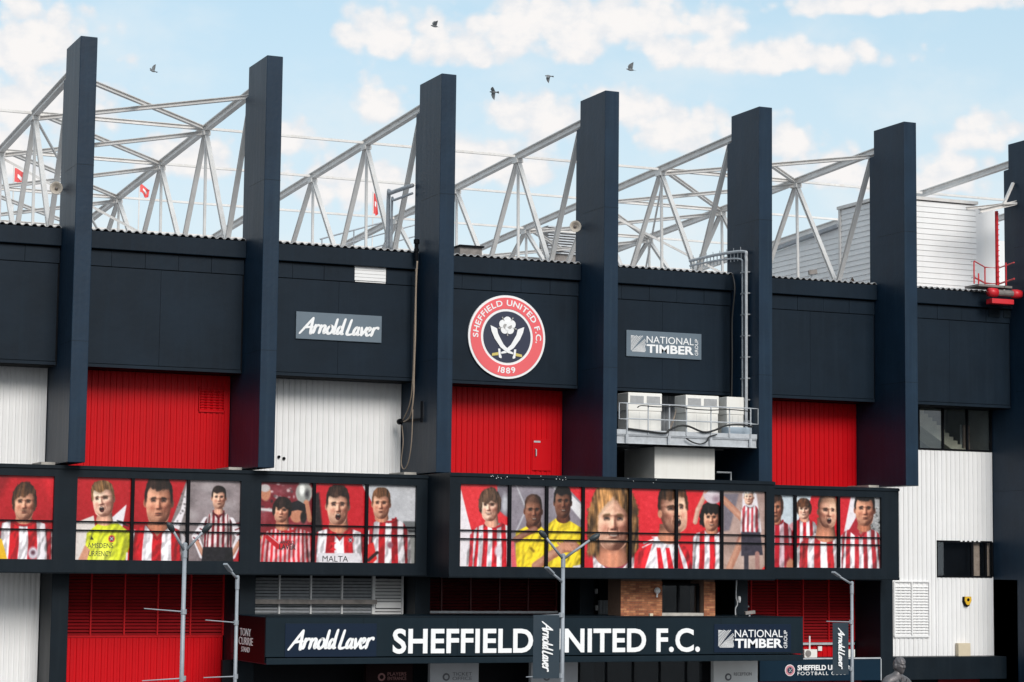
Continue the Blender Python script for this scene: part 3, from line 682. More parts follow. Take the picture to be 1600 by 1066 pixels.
def face(cx, cy, rx, ry, skin=SKIN, hair=(.22, .14, .10), style='short', turn=0.0, mouth='closed', stache=False, tilt=0.0, side=1):
    """a head printed from a shaded relief: skull, brow, nose, lips and chin are a height field lit from the upper front"""
    _fseed[0] += 1; sd = _fseed[0]*7.3
    rx = rx*1.02
    w = _win(cx-rx*2.2, cx+rx*2.2, cy-ry*1.7, cy+ry*2.0)
    if w is None: return
    G = lambda a, s: np.exp(-(a/s)**2)
    X0 = w[4]-cx; Y0 = w[5]-cy; c, s = math.cos(tilt), math.sin(tilt)
    u = (X0*c+Y0*s)/rx; v = (-X0*s+Y0*c)/ry
    px = 1.2/(rx*PSC)                                         # edge softness in head units
    # outline of face and jaw
    hw = np.where(v < .05, np.sqrt(np.clip(1-(np.minimum(v, .05)-.05)**2/1.15, 0.01, 1))*.95, .95-.30*np.clip((v-.05)/.95, 0, 1)**1.9)
    hw = np.where(v > .80, hw*np.sqrt(np.clip(1-((v-.80)/.27)**2, 0, 1)), hw)
    fu = u+.10*turn*_sm(.1, .9, v)*-1
    fm = _sm(px*1.4, -px*1.4, np.abs(fu)-hw)*_sm(1.09, 1.03, v)*(v > -1.1)
    d = 1-np.clip((u/1.0)**2+(v/1.12)**2, 0, .96)
    h = .9*np.sqrt(d)
    f = u-turn*.42*(.4+.6*np.sqrt(d))                          # features slide round the skull as it turns
    far = 1-abs(turn)*.30*np.sign(turn)*np.sign(f+1e-6)        # far side narrows
    ef = f/np.clip(far, .6, 1.3)
    nose_r = .02+.25*_sm(-.22, .26, v)*_sm(.36, .27, v)
    h += nose_r*G(f, .10+.07*_sm(0, .3, v))+.07*G(f, .22)*G(v-.25, .08)
    h += -.22*G(np.abs(ef)-.38, .20)*G(v+.07, .11)+.12*G(v+.21, .07)*G(ef, .62)
    h += .08*G(np.abs(ef)-.55, .22)*G(v-.17, .14)-.07*G(np.abs(ef)-.50, .17)*G(v-.52, .2)
    op = mouth == 'open'; sm_ = mouth == 'smile'
    my = .53
    h += .055*G(v-my+.04, .035)*G(f, .22)+.06*G(v-my-.055, .04)*G(f, .18)-.07*G(v-my-.13, .04)*G(f, .2)+.12*G(v-.86, .13)*G(f, .26)
    fold = .05 if (op or sm_) else .025
    h -= fold*G(np.abs(ef)-(.27+.28*(v-.3)), .05)*_sm(.22, .32, v)*_sm(.66, .5, v)
    h += .012*(_n2(w[4]*.9+sd, w[5]*.9)-.5)
    gy, gx = np.gradient(h); k = rx*PSC; gx = gx*k; gy = gy*ry*PSC*(rx/ry)
    nz = 1/np.sqrt(gx*gx*.55+gy*gy*.55+1); lx, ly, lz = -.60*side, -.50, .66
    lam = np.clip((-gx*.74*lx-gy*.74*ly+lz)*nz, 0, 1.3)
    sh = .08+1.02*lam
    sh *= 1-.22*G(np.abs(ef)-.38, .19)*G(v+.09, .085)
    sk = np.array(skin, np.float32); shc = sk*np.array([.42, .30, .26]); hic = np.minimum(1, sk*1.1+np.array([.15, .15, .14]))
    t = np.clip(sh, 0, 1.25)[..., None]
    rgb = np.where(t < .72, shc+(sk-shc)*(t/.72), sk+(hic-sk)*np.clip((t-.72)/.45, 0, 1))
    red = (.10*G(np.abs(ef)-.5, .2)*G(v-.25, .16)+.10*G(f, .16)*G(v-.24, .1))[..., None]; rgb = rgb*(1-red*np.array([.1, 1.0, 1.0]))
    # beard shadow
    if skin != PALE: rgb = rgb*(1-.13*(G(v-.78, .25)*_sm(.3, .5, v))[..., None])
    # lips and mouth
    dk = np.array([.10, .03, .03]); lip = sk*np.array([.78, .50, .48])
    mw = .24 if not sm_ else .31; lv = v-my+(.05*(f/mw)**2 if sm_ else -.012*(f/mw)**2)
    lm = G(f, mw*.85)*(G(lv+.028, .028)+G(lv-.045, .036))
    rgb = rgb*(1-.75*lm[..., None])+lip*.75*np.clip(sh, .4, 1.1)[..., None]*lm[..., None]
    if op:
        q = (f/.23)**2+((v-.60)/.19)**2; om = _sm(1.15, .8, q); rgb = rgb*(1-om[..., None])+np.array([.13, .035, .035])*om[..., None]
        tt = om*G(v-.475, .032)*G(f, .17); rgb = rgb*(1-tt[..., None])+np.array([.86, .82, .77])*tt[..., None]
        tg = om*G(v-.70, .06)*G(f, .13)*.7; rgb = rgb*(1-tg[..., None])+np.array([.55, .24, .22])*tg[..., None]
    else:
        lm2 = _sm(mw*1.12, mw*.7, np.abs(f))*G(lv, .017 if not sm_ else .02); rgb = rgb*(1-.85*lm2[..., None])+dk*.85*lm2[..., None]
        if sm_:
            tt = _sm(mw*.85, mw*.5, np.abs(f))*G(lv-.006, .03); rgb = rgb*(1-.8*tt[..., None])+np.array([.84, .80, .75])*.8*tt[..., None]
    # nostrils, eyes, brows
    nm = .7*G(np.abs(f)-.095, .05)*G(v-.315, .025); rgb = rgb*(1-nm[..., None])+dk*nm[..., None]
    ax = np.abs(ef)-.385
    em = .95*_sm(.22, .12, np.abs(ax))*G(v+.072-.022*(ax/.17)**2, .050); rgb = rgb*(1-em[..., None])+np.array([.09, .055, .05])*em[..., None]
    wm = .55*(G(np.abs(ax)-.115, .036))*G(v+.064, .022); rgb = rgb*(1-wm[..., None])+np.array([.72, .66, .62])*wm[..., None]
    lid = .35*_sm(.2, .1, np.abs(ax))*G(v-.0, .018); rgb = rgb*(1-lid[..., None])+shc*lid[..., None]
    hc = np.array(hair, np.float32)
    bm = .9*_sm(.25, .15, np.abs(ax-.01))*G(v+.195-.045*(np.abs(ef)-.38)+.05*(ax/.2)**2*(ax > 0)*-1, .048); rgb = rgb*(1-bm[..., None])+(hc*.55+.02)*bm[..., None]
    if stache:
        q = .85*G(f, .27)*G(v-.43-.14*f*f, .048); rgb = rgb*(1-q[..., None])+hc*.7*q[..., None]
    # hair behind the head
    ns = _n1(w[4]*.30+sd, w[5]*.30)-.5; nf = _n2(w[4]*.8+sd, w[5]*.8)-.5
    fl = {'long': 4.2, 'mop': 3.4, 'side': 3.2}.get(style, 3)
    strand = _n3((u*6+.9*np.sin(v*1.5+sd))*1.6+sd, v*fl*.55+sd)-.5; strand2 = _n4((u*13+.8*np.sin(v*2))*1.3+sd, v*fl*.9)-.5
    r2 = np.sqrt((u/1.12)**2+((v+.16)/1.10)**2); hl = np.clip(1.15-.75*np.hypot(u+.35*side, v+.75), .25, 1.05)
    def hcol(extra=0): 
        b = (.50+.62*hl+.75*strand+.45*strand2+extra)[..., None]; return hc*np.clip(b, .15, 2.2)+np.array([.05, .045, .04])*np.clip(b-1.0, 0, 1)
    er = .10*ns+.07*nf
    if style == 'long':
        R2 = np.maximum(np.sqrt((u/1.42)**2+((v+.10)/1.22)**2), 0); low = (np.abs(u) < 1.52+.25*ns-.30*np.clip(v-.7, 0, 1)) & (v > -.1) & (v < 1.30+.3*nf)
        back = np.maximum(_sm(1.03, .95, R2+er), _sm(1.54+.2*ns, 1.42, np.abs(u))*_sm(-.2, 0, v)*_sm(1.40+.25*nf, 1.12, v)); back = back*(1-_sm(.86, .70, np.abs(u))*_sm(.60, .80, v)); _rgb(w, back, hcol(-.22))
    elif style == 'curly':
        R2 = np.sqrt((u/1.42)**2+((v+.12)/1.22)**2)+.16*nf+.12*ns; _rgb(w, _sm(1.05, .95, R2)*_sm(.85, .6, v), hcol(-.15+0))
    elif style in ('mop', 'side'):
        k_ = 1.22 if style == 'mop' else 1.13; R2 = np.sqrt((u/k_)**2+((v+.16)/1.16)**2)+er; _rgb(w, _sm(1.05, .97, R2)*_sm(.62, .42, v), hcol(-.15))
    else:
        k_ = 1.0 if style == 'buzz' else 1.06; R2 = (np.abs(u/k_)**2.7+np.abs((v+.14)/1.05)**2.7)**(1/2.7)+er*.5; _rgb(w, _sm(1.03, .97, R2)*_sm(.12, -.05, v), hcol(-.1) if style != 'buzz' else (sk*.5+hc*.5)*np.clip(hl+.1, .3, 1.1)[..., None])
    # ears
    if style in ('short', 'quiff', 'buzz', 'side'):
        for sg in (-1, 1):
            if sg*turn > .3: continue
            q = ((u-sg*(1.0-.1*abs(turn)))/.15)**2+((v-.05)/.22)**2; em_ = _sm(1.1, .8, q); lit = .95 if sg*side < 0 else .55
            e_rgb = (sk*np.array([1, .88, .84]))*(lit*(1-.4*np.exp(-q*3)))[..., None]; _rgb(w, em_, e_rgb)
    _rgb(w, fm, rgb)
    # hair in front: hairline
    if style == 'buzz':
        line = -.52+.10*np.abs(u)**2; m = _sm(line+.10, line-.22, v+er*.6)*.62*fm; m = np.maximum(m, .55*fm*_sm(.74, .95, np.abs(u)+er)*_sm(.10, -.15, v)); _rgb(w, m, (sk*.30+hc*.7)*np.clip(hl+.15+nf*.5, .3, 1.2)[..., None])
        return
    line = {'short': -.50+.06*np.cos(u*5+1), 'quiff': -.58+.05*np.cos(u*4), 'side': -.42-.22*(u*side)+.05*np.cos(u*7), 'mop': -.26+.08*np.cos(u*6+2)-.06*u, 'curly': -.38+.07*np.cos(u*11), 'long': -.80+.75*np.abs(u)**1.25}[style]
    top = (np.abs(u/{'short': 1.04, 'quiff': 1.04, 'side': 1.13, 'mop': 1.22, 'curly': 1.36, 'long': 1.36}[style])**2.6+np.abs((v+.14)/{'quiff': 1.13, 'curly': 1.20, 'long': 1.16}.get(style, 1.05))**2.6)**(1/2.6)+er*.6
    m = _sm(1.03, .97, top)*_sm(line+.07, line-.07, v+er*.9)
    sb = {'short': (.84, .02), 'quiff': (.86, .0), 'side': (.86, .40), 'mop': (.83, .45), 'curly': (.92, .6), 'long': (.86, 1.25)}[style]
    ss = _sm(sb[0]-.05, sb[0]+.08, np.abs(u)+er*.5+.05*_sm(.4, 1, v))*_sm(sb[1]+.10, sb[1]-.12, v+nf*.2)*_sm(1.50, 1.38, np.abs(u)+.2*ns)*_sm(-.62, -.42, v+.12*(np.abs(u)<1)*0) if style in ('long', 'curly') else _sm(sb[0]-.05, sb[0]+.08, np.abs(u)+er*.5)*_sm(sb[1]+.10, sb[1]-.12, v+nf*.2)*_sm(1.05, .98, np.sqrt((u/{'mop': 1.24, 'side': 1.14}.get(style, 1.04))**2+((v+.14)/1.12)**2)+er*.6)
    ms = np.maximum(m, ss)
    # a soft shadow of the fringe on the forehead
    shd = _sm(line+.24, line+.02, v)*fm*.30*(v > line-.1); _rgb(w, shd*(1-ms), canvas[w[0]:w[1], w[2]:w[3]]*.45)
    _rgb(w, ms, hcol())
def neck(cx, y0, y1, wd, skin=SKIN):
    wd *= 1.22; y0 -= 3; y1 -= 3
    sk = np.array(skin, np.float32); w = _win(cx-wd*1.4, cx+wd*1.4, y0-2, y1+wd*.8)
    if w is None: return
    t = np.clip((w[5]-y0)/(y1-y0+1e-3), 0, 1); hw = wd*(.84+.16*t**2); u = (w[4]-cx)/hw
    m = _sm(1.06, .94, np.abs(u))*_sm(y1+wd*.62*np.sqrt(np.clip(1-u*u, 0, 1))+.6, y1+wd*.62*np.sqrt(np.clip(1-u*u, 0, 1))-.6, w[5])
    sh = (.35+.45*np.sqrt(np.clip(1-(u+.25)**2*.8, 0.02, 1)))*(.62+.38*_sm(.15, .95, t))+.10*np.exp(-((np.abs(u)-.45+.25*t)/.12)**2)*t
    _rgb(w, m, sk*np.array([1, .93, .9])*sh[..., None]*1.25)
def torso(cx, yt, hw, yb=900, slope=9, a=WHT, b=RED1, n=5, collar=RED1, nw=None, phase=0, lean=0, sleeve=True, vneck=False):
    """striped shirt whose cloth is a creased, shaded surface"""
    nw = (nw or hw*.3)*1.12; _fseed[0] += 1; sd = _fseed[0]*3.7; yt -= 3; slope *= 1.25
    w = _win(cx-hw*1.35, cx+hw*1.35+abs(lean), yt-3, yb)
    if w is None: return
    x, y = w[4], w[5]; t = (y-yt)/60.0
    fo = _n1(x*.10+sd, y*.045)+.5*_n2(x*.09+sd, y*.05+x*.02)                        # long folds
    wid = hw*(1+.13*np.clip(t, 0, 2)); u = (x-cx-lean*.5*np.clip(t, 0, 1.5))/wid
    line = yt+np.where(np.abs(u)*hw < nw, 0, slope*.9*np.clip((np.abs(u)*hw-nw)/(hw-nw), 0, 1.2)**1.0+slope*1.3*np.clip(np.abs(u)-.72, 0, 1)*2.2)
    m = _sm(-.7, .7, y-line)*_sm(1.03, .98, np.abs(u)+.03*(fo-.75))*_sm(yb+.5, yb-.5, y)
    gy, gx = np.gradient(fo); crease = (-gx*1.3-gy*.9)*PSC*2.6
    su = u+.022*(fo-.75)+.010*np.sin(y*.09+sd)
    ph = su*(n+.5); kk = np.floor(ph+.5); odd = np.abs((kk+phase) % 2) < .5
    fr = np.abs(ph-kk); edge = _sm(.5, .5-1.1*(n+.5)/(hw*PSC), fr)
    st = np.where(odd, .5+.5*edge, .5-.5*edge)
    arm_ = np.abs(u) > .70+.05*np.clip(t, 0, 1)
    st = np.where(arm_ & sleeve & (n < 9), np.where((np.floor((np.abs(u)-.70)*(n+.5)*1.3+.35*t+1+phase) % 2) < .5, 1.0, 0.0)*.9, st)
    A, B = np.array(a, np.float32), np.array(b, np.float32); rgb = A+(B-A)*st[..., None]
    round_ = np.sqrt(np.clip(1-(u*.93)**2, .05, 1)); sh = (.52+.50*round_)*(1-.10*u)+np.clip(crease, -.20, .13)
    sh -= .30*np.exp(-((np.abs(u)-.70-.05*t)/.035)**2)*_sm(.1, .3, t)+.30*np.exp(-((y-yt)/5.0)**2)*(np.abs(u)*hw < nw*1.5)
    rgb = rgb*np.clip(sh, .22, 1.12)[..., None]
    _rgb(w, m, rgb)
    cc_ = tuple(q*.92 for q in collar)
    if vneck:
        PO([(cx-nw*.8, yt-1), (cx+nw*.8, yt-1), (cx, yt+nw*1.15)], mix(SKIN, (.3, .1, .1), .35), 1, 1); ST([(cx-nw, yt-.5), (cx, yt+nw*1.25), (cx+nw, yt-.5)], 3.2, cc_, 1, .9); ST([(cx-nw, yt+1.6), (cx, yt+nw*1.25+2.4), (cx+nw, yt+1.6)], 1.0, mix(collar, (0, 0, 0), .6), .6, 1)
    else:
        cpts = lambda o_: [(cx+nw*math.cos(q), yt-.5+o_+nw*.55*math.sin(q)) for q in np.linspace(math.pi, 0, 9)]
        ST(cpts(0), 3.0, cc_, 1, .9); ST(cpts(2.0), 1.0, mix(collar, (0, 0, 0), .6), .6, 1)
def arm(pts, w, skin=SKIN):
    ST(pts, w, mix(skin, (.3, .12, .1), .25), 1, 1); ST([(p[0]-w*.15, p[1]-w*.12) for p in pts], w*.5, mix(skin, (1, .95, .9), .25), .6, w*.5)
def FOLD(pts, amt=1.0):
    xs = [p[0] for p in pts]; ys = [p[1] for p in pts]; _fseed[0] += 1; sd = _fseed[0]*5.1
    w = _win(min(xs), max(xs), min(ys), max(ys))
    if w is None: return
    x, y = w[4], w[5]; keep = canvas[w[0]:w[1], w[2]:w[3]].copy(); fo = _n1(x*.12+sd+y*.03, y*.07)+.5*_n2(x*.1+sd, y*.07+x*.03); gy, gx = np.gradient(fo)
    u = (x-min(xs))/(max(xs)-min(xs))*2-1; sh = np.clip(.60+.46*np.sqrt(np.clip(1-(u*.92)**2, .05, 1))-.08*u+(-gx*1.3-gy)*PSC*1.3*amt, .35, 1.12)
    canvas[w[0]:w[1], w[2]:w[3]] = 0; PO(pts, (1, 1, 1), 1, 1.0); mk = canvas[w[0]:w[1], w[2]:w[3], :1].copy(); canvas[w[0]:w[1], w[2]:w[3]] = keep*(1-mk)+keep*sh[..., None]*mk
def crest_dot(cx, cy, r):
    EL(cx, cy, r, r*1.1, (.80, .20, .24), 1, .8); EL(cx, cy, r*.62, r*.7, (.16, .15, .22), 1, .7); ST([(cx-r*.4, cy-r*.4), (cx+r*.4, cy+r*.4)], r*.22, WHT, .9, .5); ST([(cx+r*.4, cy-r*.4), (cx-r*.4, cy+r*.4)], r*.22, WHT, .9, .5)

# --- first group of windows
clip_x = (-8, 84)
BG(-8, 84, RED1, DRED); PO([(58, 736), (84, 736), (84, 800), (70, 770)], RED2, .35, 4); PO([(-8, 736), (20, 736), (-8, 800)], DRED, .6, 6)
torso(37, 814, 47, n=3, phase=1, a=WHT, b=RED1, collar=RED1, slope=10, nw=15)
neck(37, 803, 813, 11); face(37, 786, 16.5, 25, SKIN, (.30, .19, .12), 'side', 0, 'closed', True)
EL(53, 862, 8, 10, (.80, .76, .80), .8, 3); EL(53, 861, 4, 4, (.35, .2, .25), .6, 2); PO([(-8, 836), (4, 842), (14, 874), (-8, 900)], (.90, .70, .12), 1, 1)
clip_x = (119, 208)
BG(119, 208, RED1, DRED); PO([(150, 830), (197, 787), (188, 845), (208, 852), (208, 900), (150, 900)], WHT, 1, 1); PO([(119, 816), (146, 805), (150, 830), (138, 900), (119, 900)], (.86, .82, .80), 1, 1)
PO([(136, 832), (152, 818), (184, 816), (204, 830), (208, 842), (201, 900), (128, 900), (133, 868)], (.80, .82, .16), 1, 1); EL(160, 870, 16, 26, (.88, .90, .35), .6, 12); ST([(196, 834), (190, 872)], 3, (.55, .55, .08), .5, 3)
FOLD([(136, 832), (152, 818), (184, 816), (204, 830), (208, 842), (201, 900), (128, 900), (133, 868)])
PO([(134, 850), (142, 858), (130, 900), (119, 900), (119, 884)], SKIN, 1, 1.2); PO([(204, 850), (208, 846), (208, 900), (190, 900)], (.82, .1, .14), 1, 1); ST([(200, 862), (198, 900)], 3, WHT, .9, 1)
for k in range(3): ST([(183+5*k, 812+3*k), (191+5*k, 814+3*k)], 1.8, (.12, .12, .12), .9, .6)
neck(163, 800, 815, 11, PALE); face(160, 780, 17, 25, PALE, (.50, .36, .22), 'short', -.55, 'open', False, -.12, 1); crest_dot(175, 840, 5)
PO([(141, 842), (144, 836), (147, 842)], (.15, .15, .12), .9, .5)
clip_x = (206, 295)
BG(206, 295, RED1, DRED); PO([(262, 830), (293, 740), (295, 740), (295, 900), (262, 900)], (.52, .48, .48), 1, 1); PO([(258, 838), (282, 795), (293, 742), (290, 792), (275, 842)], WHT, 1, 1)
for k in range(40): EL(prng.uniform(276, 295), prng.uniform(770, 880), 1.6, 1.6, (.3, .28, .28), .5, 1.5)
torso(246, 822, 48, n=3, phase=0, a=WHT, b=RED1, collar=RED1, slope=12, nw=15, vneck=True)
neck(247, 808, 822, 14, TAN); face(247, 784, 20.5, 33, mix(SKIN, TAN, .5), (.16, .10, .08), 'quiff', 0, 'closed')
clip_x = (294, 377)
BG(294, 377, (.60, .55, .56), (.50, .44, .45), .10, 9); PO([(352, 900), (377, 848), (377, 900)], RED1, 1, 1)
EL(340, 868, 34, 40, (.34, .29, .30), .35, 18); ST([(322, 812), (306, 838), (318, 866)], 11, WHT, 1, 1); ST([(361, 812), (375, 838), (364, 866)], 11, WHT, 1, 1)
for q in range(4):
    ST([(318-5*q, 818+7*q), (326-5*q, 822+7*q)], 2, (.42, .05, .10), 1, .7); ST([(365+3*q, 818+8*q), (374+2*q, 815+8*q)], 2, (.42, .05, .10), 1, .7)
arm([(309, 846), (319, 866)], 6); arm([(374, 846), (363, 866)], 6)
torso(341, 801, 21, yb=856, n=5, phase=0, a=CREAM, b=(.46, .06, .11), collar=(.42, .05, .10), slope=8, nw=7, vneck=True)
PO([(318, 853), (364, 853), (368, 900), (314, 900)], (.09, .08, .10), 1, 1); FOLD([(318, 853), (364, 853), (368, 900), (314, 900)]); neck(341, 790, 801, 6, PALE); face(341, 777, 10.5, 16, mix(SKIN, PALE, .5), (.12, .08, .07), 'short', .1, 'closed')
# --- second group
clip_x = (407, 491)
BG(407, 491, (.42, .12, .16), (.55, .08, .12), .14, 8)
for k in range(50): EL(prng.uniform(407, 491), prng.uniform(738, 800), prng.uniform(1, 3), prng.uniform(1, 3), mix((.85, .75, .75), (.1, .03, .05), prng.uniform(0, 1)), .7, 1.6)
EL(414, 770, 8, 12, TAN, 1, 2); EL(413, 762, 8, 6, (.75, .72, .72), 1, 2); ST([(407, 795), (430, 797)], 5, (.8, .78, .78), .8, 2)
EL(474, 768, 13, 17, (.62, .62, .60), 1, 2); EL(471, 763, 4.5, 9, (.95, .95, .93), .9, 3); EL(479, 770, 4, 8, (.25, .24, .25), .7, 3); EL(474, 752, 9, 3.5, (.9, .9, .88), .9, 1.5); ST([(478, 783), (484, 810)], 8, TAN, 1, 2)
PO([(407, 840), (418, 838), (430, 880), (420, 900), (407, 900)], (.75, .08, .12), 1, 1); PO([(407, 836), (416, 842), (428, 880), (424, 888)], (.85, .72, .35), 1, 1)
torso(450, 826, 40, n=12, phase=0, a=(.80, .14, .18), b=(.90, .72, .74), collar=RED1, slope=6, nw=11)
ST([(420, 838), (436, 852), (452, 846)], 9, (.74, .10, .14), 1, 1.5); ST([(419, 834), (437, 848)], 1.6, (.9, .75, .76), .8, .8)
EL(463, 800, 11, 15, TAN, 1, 2); PO([(452, 798), (454, 784), (465, 780), (476, 786), (478, 798), (465, 795)], (.09, .08, .10), 1, 1); EL(474, 806, 5, 10, (.1, .07, .07), 1, 2)
neck(441, 806, 824, 9, SKIN); face(440, 797, 12, 17, SKIN, (.13, .08, .07), 'mop', -.2, 'closed', False, .12)
clip_x = (491, 574)
BG(491, 574, (.76, .10, .15), RED1); PO([(557, 736), (574, 736), (574, 775)], (.85, .83, .84), 1, 1); PO([(491, 770), (498, 768), (505, 830), (491, 836)], (.12, .09, .1), .8, 3)
torso(531, 826, 46, n=3, phase=1, a=WHT, b=RED1, collar=RED1, slope=10, nw=13, vneck=True)
neck(529, 808, 824, 13, SKIN); face(527, 789, 17, 28, mix(SKIN, PALE, .4), (.20, .13, .10), 'short', .12, 'open')
PO([(497, 863), (562, 862), (566, 872), (562, 884), (500, 885)], (.86, .84, .86), .95, 1.5); crest_dot(548, 842, 5)
PO([(516, 846), (526, 846), (521, 852), (526, 858), (516, 858), (521, 852)], RED2, 1, .6)
clip_x = (574, 652)
BG(574, 652, (.74, .74, .76), (.80, .80, .82), .05, 14); PO([(574, 770), (597, 820), (590, 900), (574, 900)], RED1, 1, 1); PO([(630, 812), (652, 812), (652, 832), (630, 832)], (.42, .43, .44), 1, 2); PO([(628, 826), (652, 826), (652, 829), (628, 829)], (.12, .12, .13), 1, 1); PO([(630, 832), (652, 832), (652, 900), (630, 900)], (.55, .55, .54), 1, 2)
torso(607, 811, 32, n=3, phase=1, a=WHT, b=(.70, .06, .11), collar=(.70, .06, .11), slope=11, nw=10); PO([(574, 850), (584, 846), (590, 872), (574, 890)], (.85, .16, .15), 1, 1); ST([(577, 874), (590, 862)], 5, (.15, .08, .09), 1, 1)
EL(610, 850, 5, 6, (.55, .35, .4), .6, 2); neck(596, 798, 811, 9, SKIN); face(595, 786, 13.5, 22, SKIN, (.42, .27, .17), 'short', -.1, 'closed')
# --- projecting box
clip_x = (719, 797)
BG(719, 797, (.88, .20, .22), (.84, .16, .2)); PO([(719, 770), (730, 810), (742, 850), (746, 900), (719, 900)], WHT, 1, 1); PO([(776, 750), (797, 750), (797, 815), (776, 800)], (.45, .42, .46), 1, 2); EL(789, 792, 6, 16, (.72, .72, .75), .7, 3)
torso(773, 824, 38, n=5, phase=0, a=WHT, b=(.78, .10, .15), collar=(.78, .10, .15), slope=9, nw=10); EL(779, 862, 6, 9, (.85, .8, .83), .8, 3)
neck(768, 810, 824, 9, PALE); face(765, 796, 14, 21, PALE, (.36, .26, .20), 'mop', -.4, 'smile')
clip_x = (799, 914)
BG(799, 914, (.56, .53, .57), (.50, .46, .5), .08, 10); PO([(858, 762), (870, 758), (914, 798), (914, 822)], (.86, .85, .86), 1, 1.5); PO([(870, 752), (914, 752), (914, 795)], (.84, .14, .18), 1, 1.5); ST([(806, 765), (822, 800), (806, 835)], 2, (.8, .8, .82), .8, 2)
PO([(857, 822), (868, 814), (892, 818), (910, 828), (914, 900), (852, 900)], (.90, .78, .16), 1, 1); FOLD([(857, 822), (868, 814), (892, 818), (910, 828), (914, 900), (852, 900)]); neck(880, 806, 817, 9, DARK); face(879, 790, 13, 22, mix(DARK, TAN, .2), (.08, .06, .06), 'short', .2, 'smile')
PO([(806, 834), (822, 826), (846, 826), (858, 836), (860, 900), (806, 900)], (.91, .79, .15), 1, 1); neck(834, 812, 826, 10, DARK); face(833, 803, 13.5, 21, mix(DARK, TAN, .35), (.10, .07, .06), 'buzz', .25, 'smile')
FOLD([(806, 834), (822, 826), (846, 826), (858, 836), (860, 900), (806, 900)])
arm([(806, 846), (822, 836), (836, 830)], 9, mix(DARK, TAN, .6)); arm([(838, 884), (862, 868), (880, 858), (900, 856)], 13, mix(TAN, SKIN, .3)); arm([(876, 866), (884, 850), (898, 850)], 8, SKIN)
for k in range(4): ST([(872+5*k, 850), (880+5*k, 858+k)], 3.2, mix(SKIN, TAN, .4), 1, .9)
PO([(896, 884), (914, 880), (914, 900), (892, 900)], (.85, .82, .84), 1, 1); ST([(830, 858), (834, 862)], 4, (.55, .45, .08), .8, 1.5); ST([(800, 850), (806, 900)], 8, (.85, .35, .40), .9, 2)
clip_x = (912, 1058)
BG(912, 1058, (.88, .17, .21), (.82, .12, .17)); PO([(985, 740), (1003, 790), (1000, 900), (985, 900)], (.84, .14, .18), .6, 3)
PO([(912, 866), (930, 850), (938, 900), (912, 900)], (.80, .10, .16), 1, 1); PO([(926, 858), (990, 858), (996, 900), (928, 900)], (.88, .82, .84), 1, 1.2); ST([(930, 868), (948, 884), (972, 884), (990, 866)], 5, (.55, .16, .24), 1, 1); ST([(930, 876), (948, 892), (972, 892), (992, 874)], 3, (.9, .86, .88), 1, 1)
FOLD([(926, 858), (990, 858), (996, 900), (928, 900)])
neck(958, 850, 872, 22, SKIN); face(958, 816, 26.5, 42, mix(SKIN, PALE, .45), (.66, .47, .28), 'long', .05, 'smile')
clip_x = (988, 1130)
PO([(994, 868), (1018, 840), (1050, 838), (1075, 858), (1086, 900), (992, 900)], WHT, 1, 1); PO([(992, 866), (1012, 838), (1022, 842), (1004, 900), (990, 900)], (.86, .14, .18), 1, 1); ST([(1006, 850), (1040, 836)], 2.2, WHT, 1, .8); ST([(1004, 856), (1032, 842)], 1.6, WHT, 1, .8)
clip_x = (988, 1129)
PO([(1058, 736), (1130, 736), (1130, 900), (1084, 900), (1060, 850)], (.84, .13, .17), 1, 1)
for k in range(4): PO([(1026+14*k, 856), (1032+14*k, 856), (1040+16*k, 900), (1030+16*k, 900)], (.82, .10, .16), 1, 1)
FOLD([(994, 868), (1018, 840), (1050, 838), (1075, 858), (1086, 900), (992, 900)])
neck(1046, 826, 842, 15, SKIN); face(1052, 800, 22, 33, mix(SKIN, PALE, .4), (.30, .19, .12), 'short', .7, 'open', False, -.08, -1); EL(1031, 806, 3.5, 6, mix(SKIN, TAN, .5), 1, 1.5)
clip_x = (1082, 1129)
torso(1113, 832, 34, n=4, phase=0, a=WHT, b=(.78, .09, .14), collar=(.78, .09, .14), slope=8, nw=9); neck(1112, 822, 833, 8, SKIN); face(1111, 812, 12, 18, SKIN, (.10, .07, .07), 'curly', .1, 'smile')
clip_x = (1082, 1198)
arm([(1086, 818), (1090, 800), (1102, 776), (1108, 770)], 7, PALE); EL(1114, 776, 15, 14, (.80, .74, .77), 1, 1.5); EL(1110, 770, 8, 7, (.92, .88, .9), .7, 5); EL(1119, 783, 6, 6, (.6, .5, .55), .6, 4)
for k in range(4): ST([(1101+2*k, 774-3*k), (1108+2*k, 768-3*k)], 2.6, SKIN, 1, .8)
clip_x = (1130, 1199)
BG(1130, 1199, (.66, .55, .53), (.72, .60, .55), .07, 10); PO([(1130, 765), (1158, 762), (1140, 830), (1130, 832)], (.45, .42, .46), .9, 3); PO([(1130, 760), (1198, 760), (1198, 772), (1130, 776)], (.76, .66, .62), .8, 3); PO([(1178, 900), (1199, 878), (1199, 900)], (.9, .22, .22), 1, 1)
PO([(1160, 775), (1170, 762), (1182, 775), (1190, 830), (1184, 845), (1158, 840)], (.88, .85, .87), .9, 2)
arm([(1140, 886), (1158, 846), (1166, 818), (1130, 784)], 10, SKIN); ST([(1168, 815), (1150, 850)], 3, (.45, .2, .18), .5, 3)
torso(1172, 794, 14, yb=834, n=4, phase=1, a=WHT, b=(.72, .22, .26), collar=WHT, slope=5, nw=5); PO([(1158, 832), (1188, 832), (1192, 866), (1158, 868)], (.22, .20, .25), 1, 1.2); ST([(1166, 866), (1166, 900)], 7, (.20, .18, .22), 1, 1.2); ST([(1183, 864), (1184, 900)], 7, (.62, .45, .42), 1, 1.2)
face(1170, 780, 7.5, 11, PALE, (.85, .80, .78), 'short', -.2, 'closed')
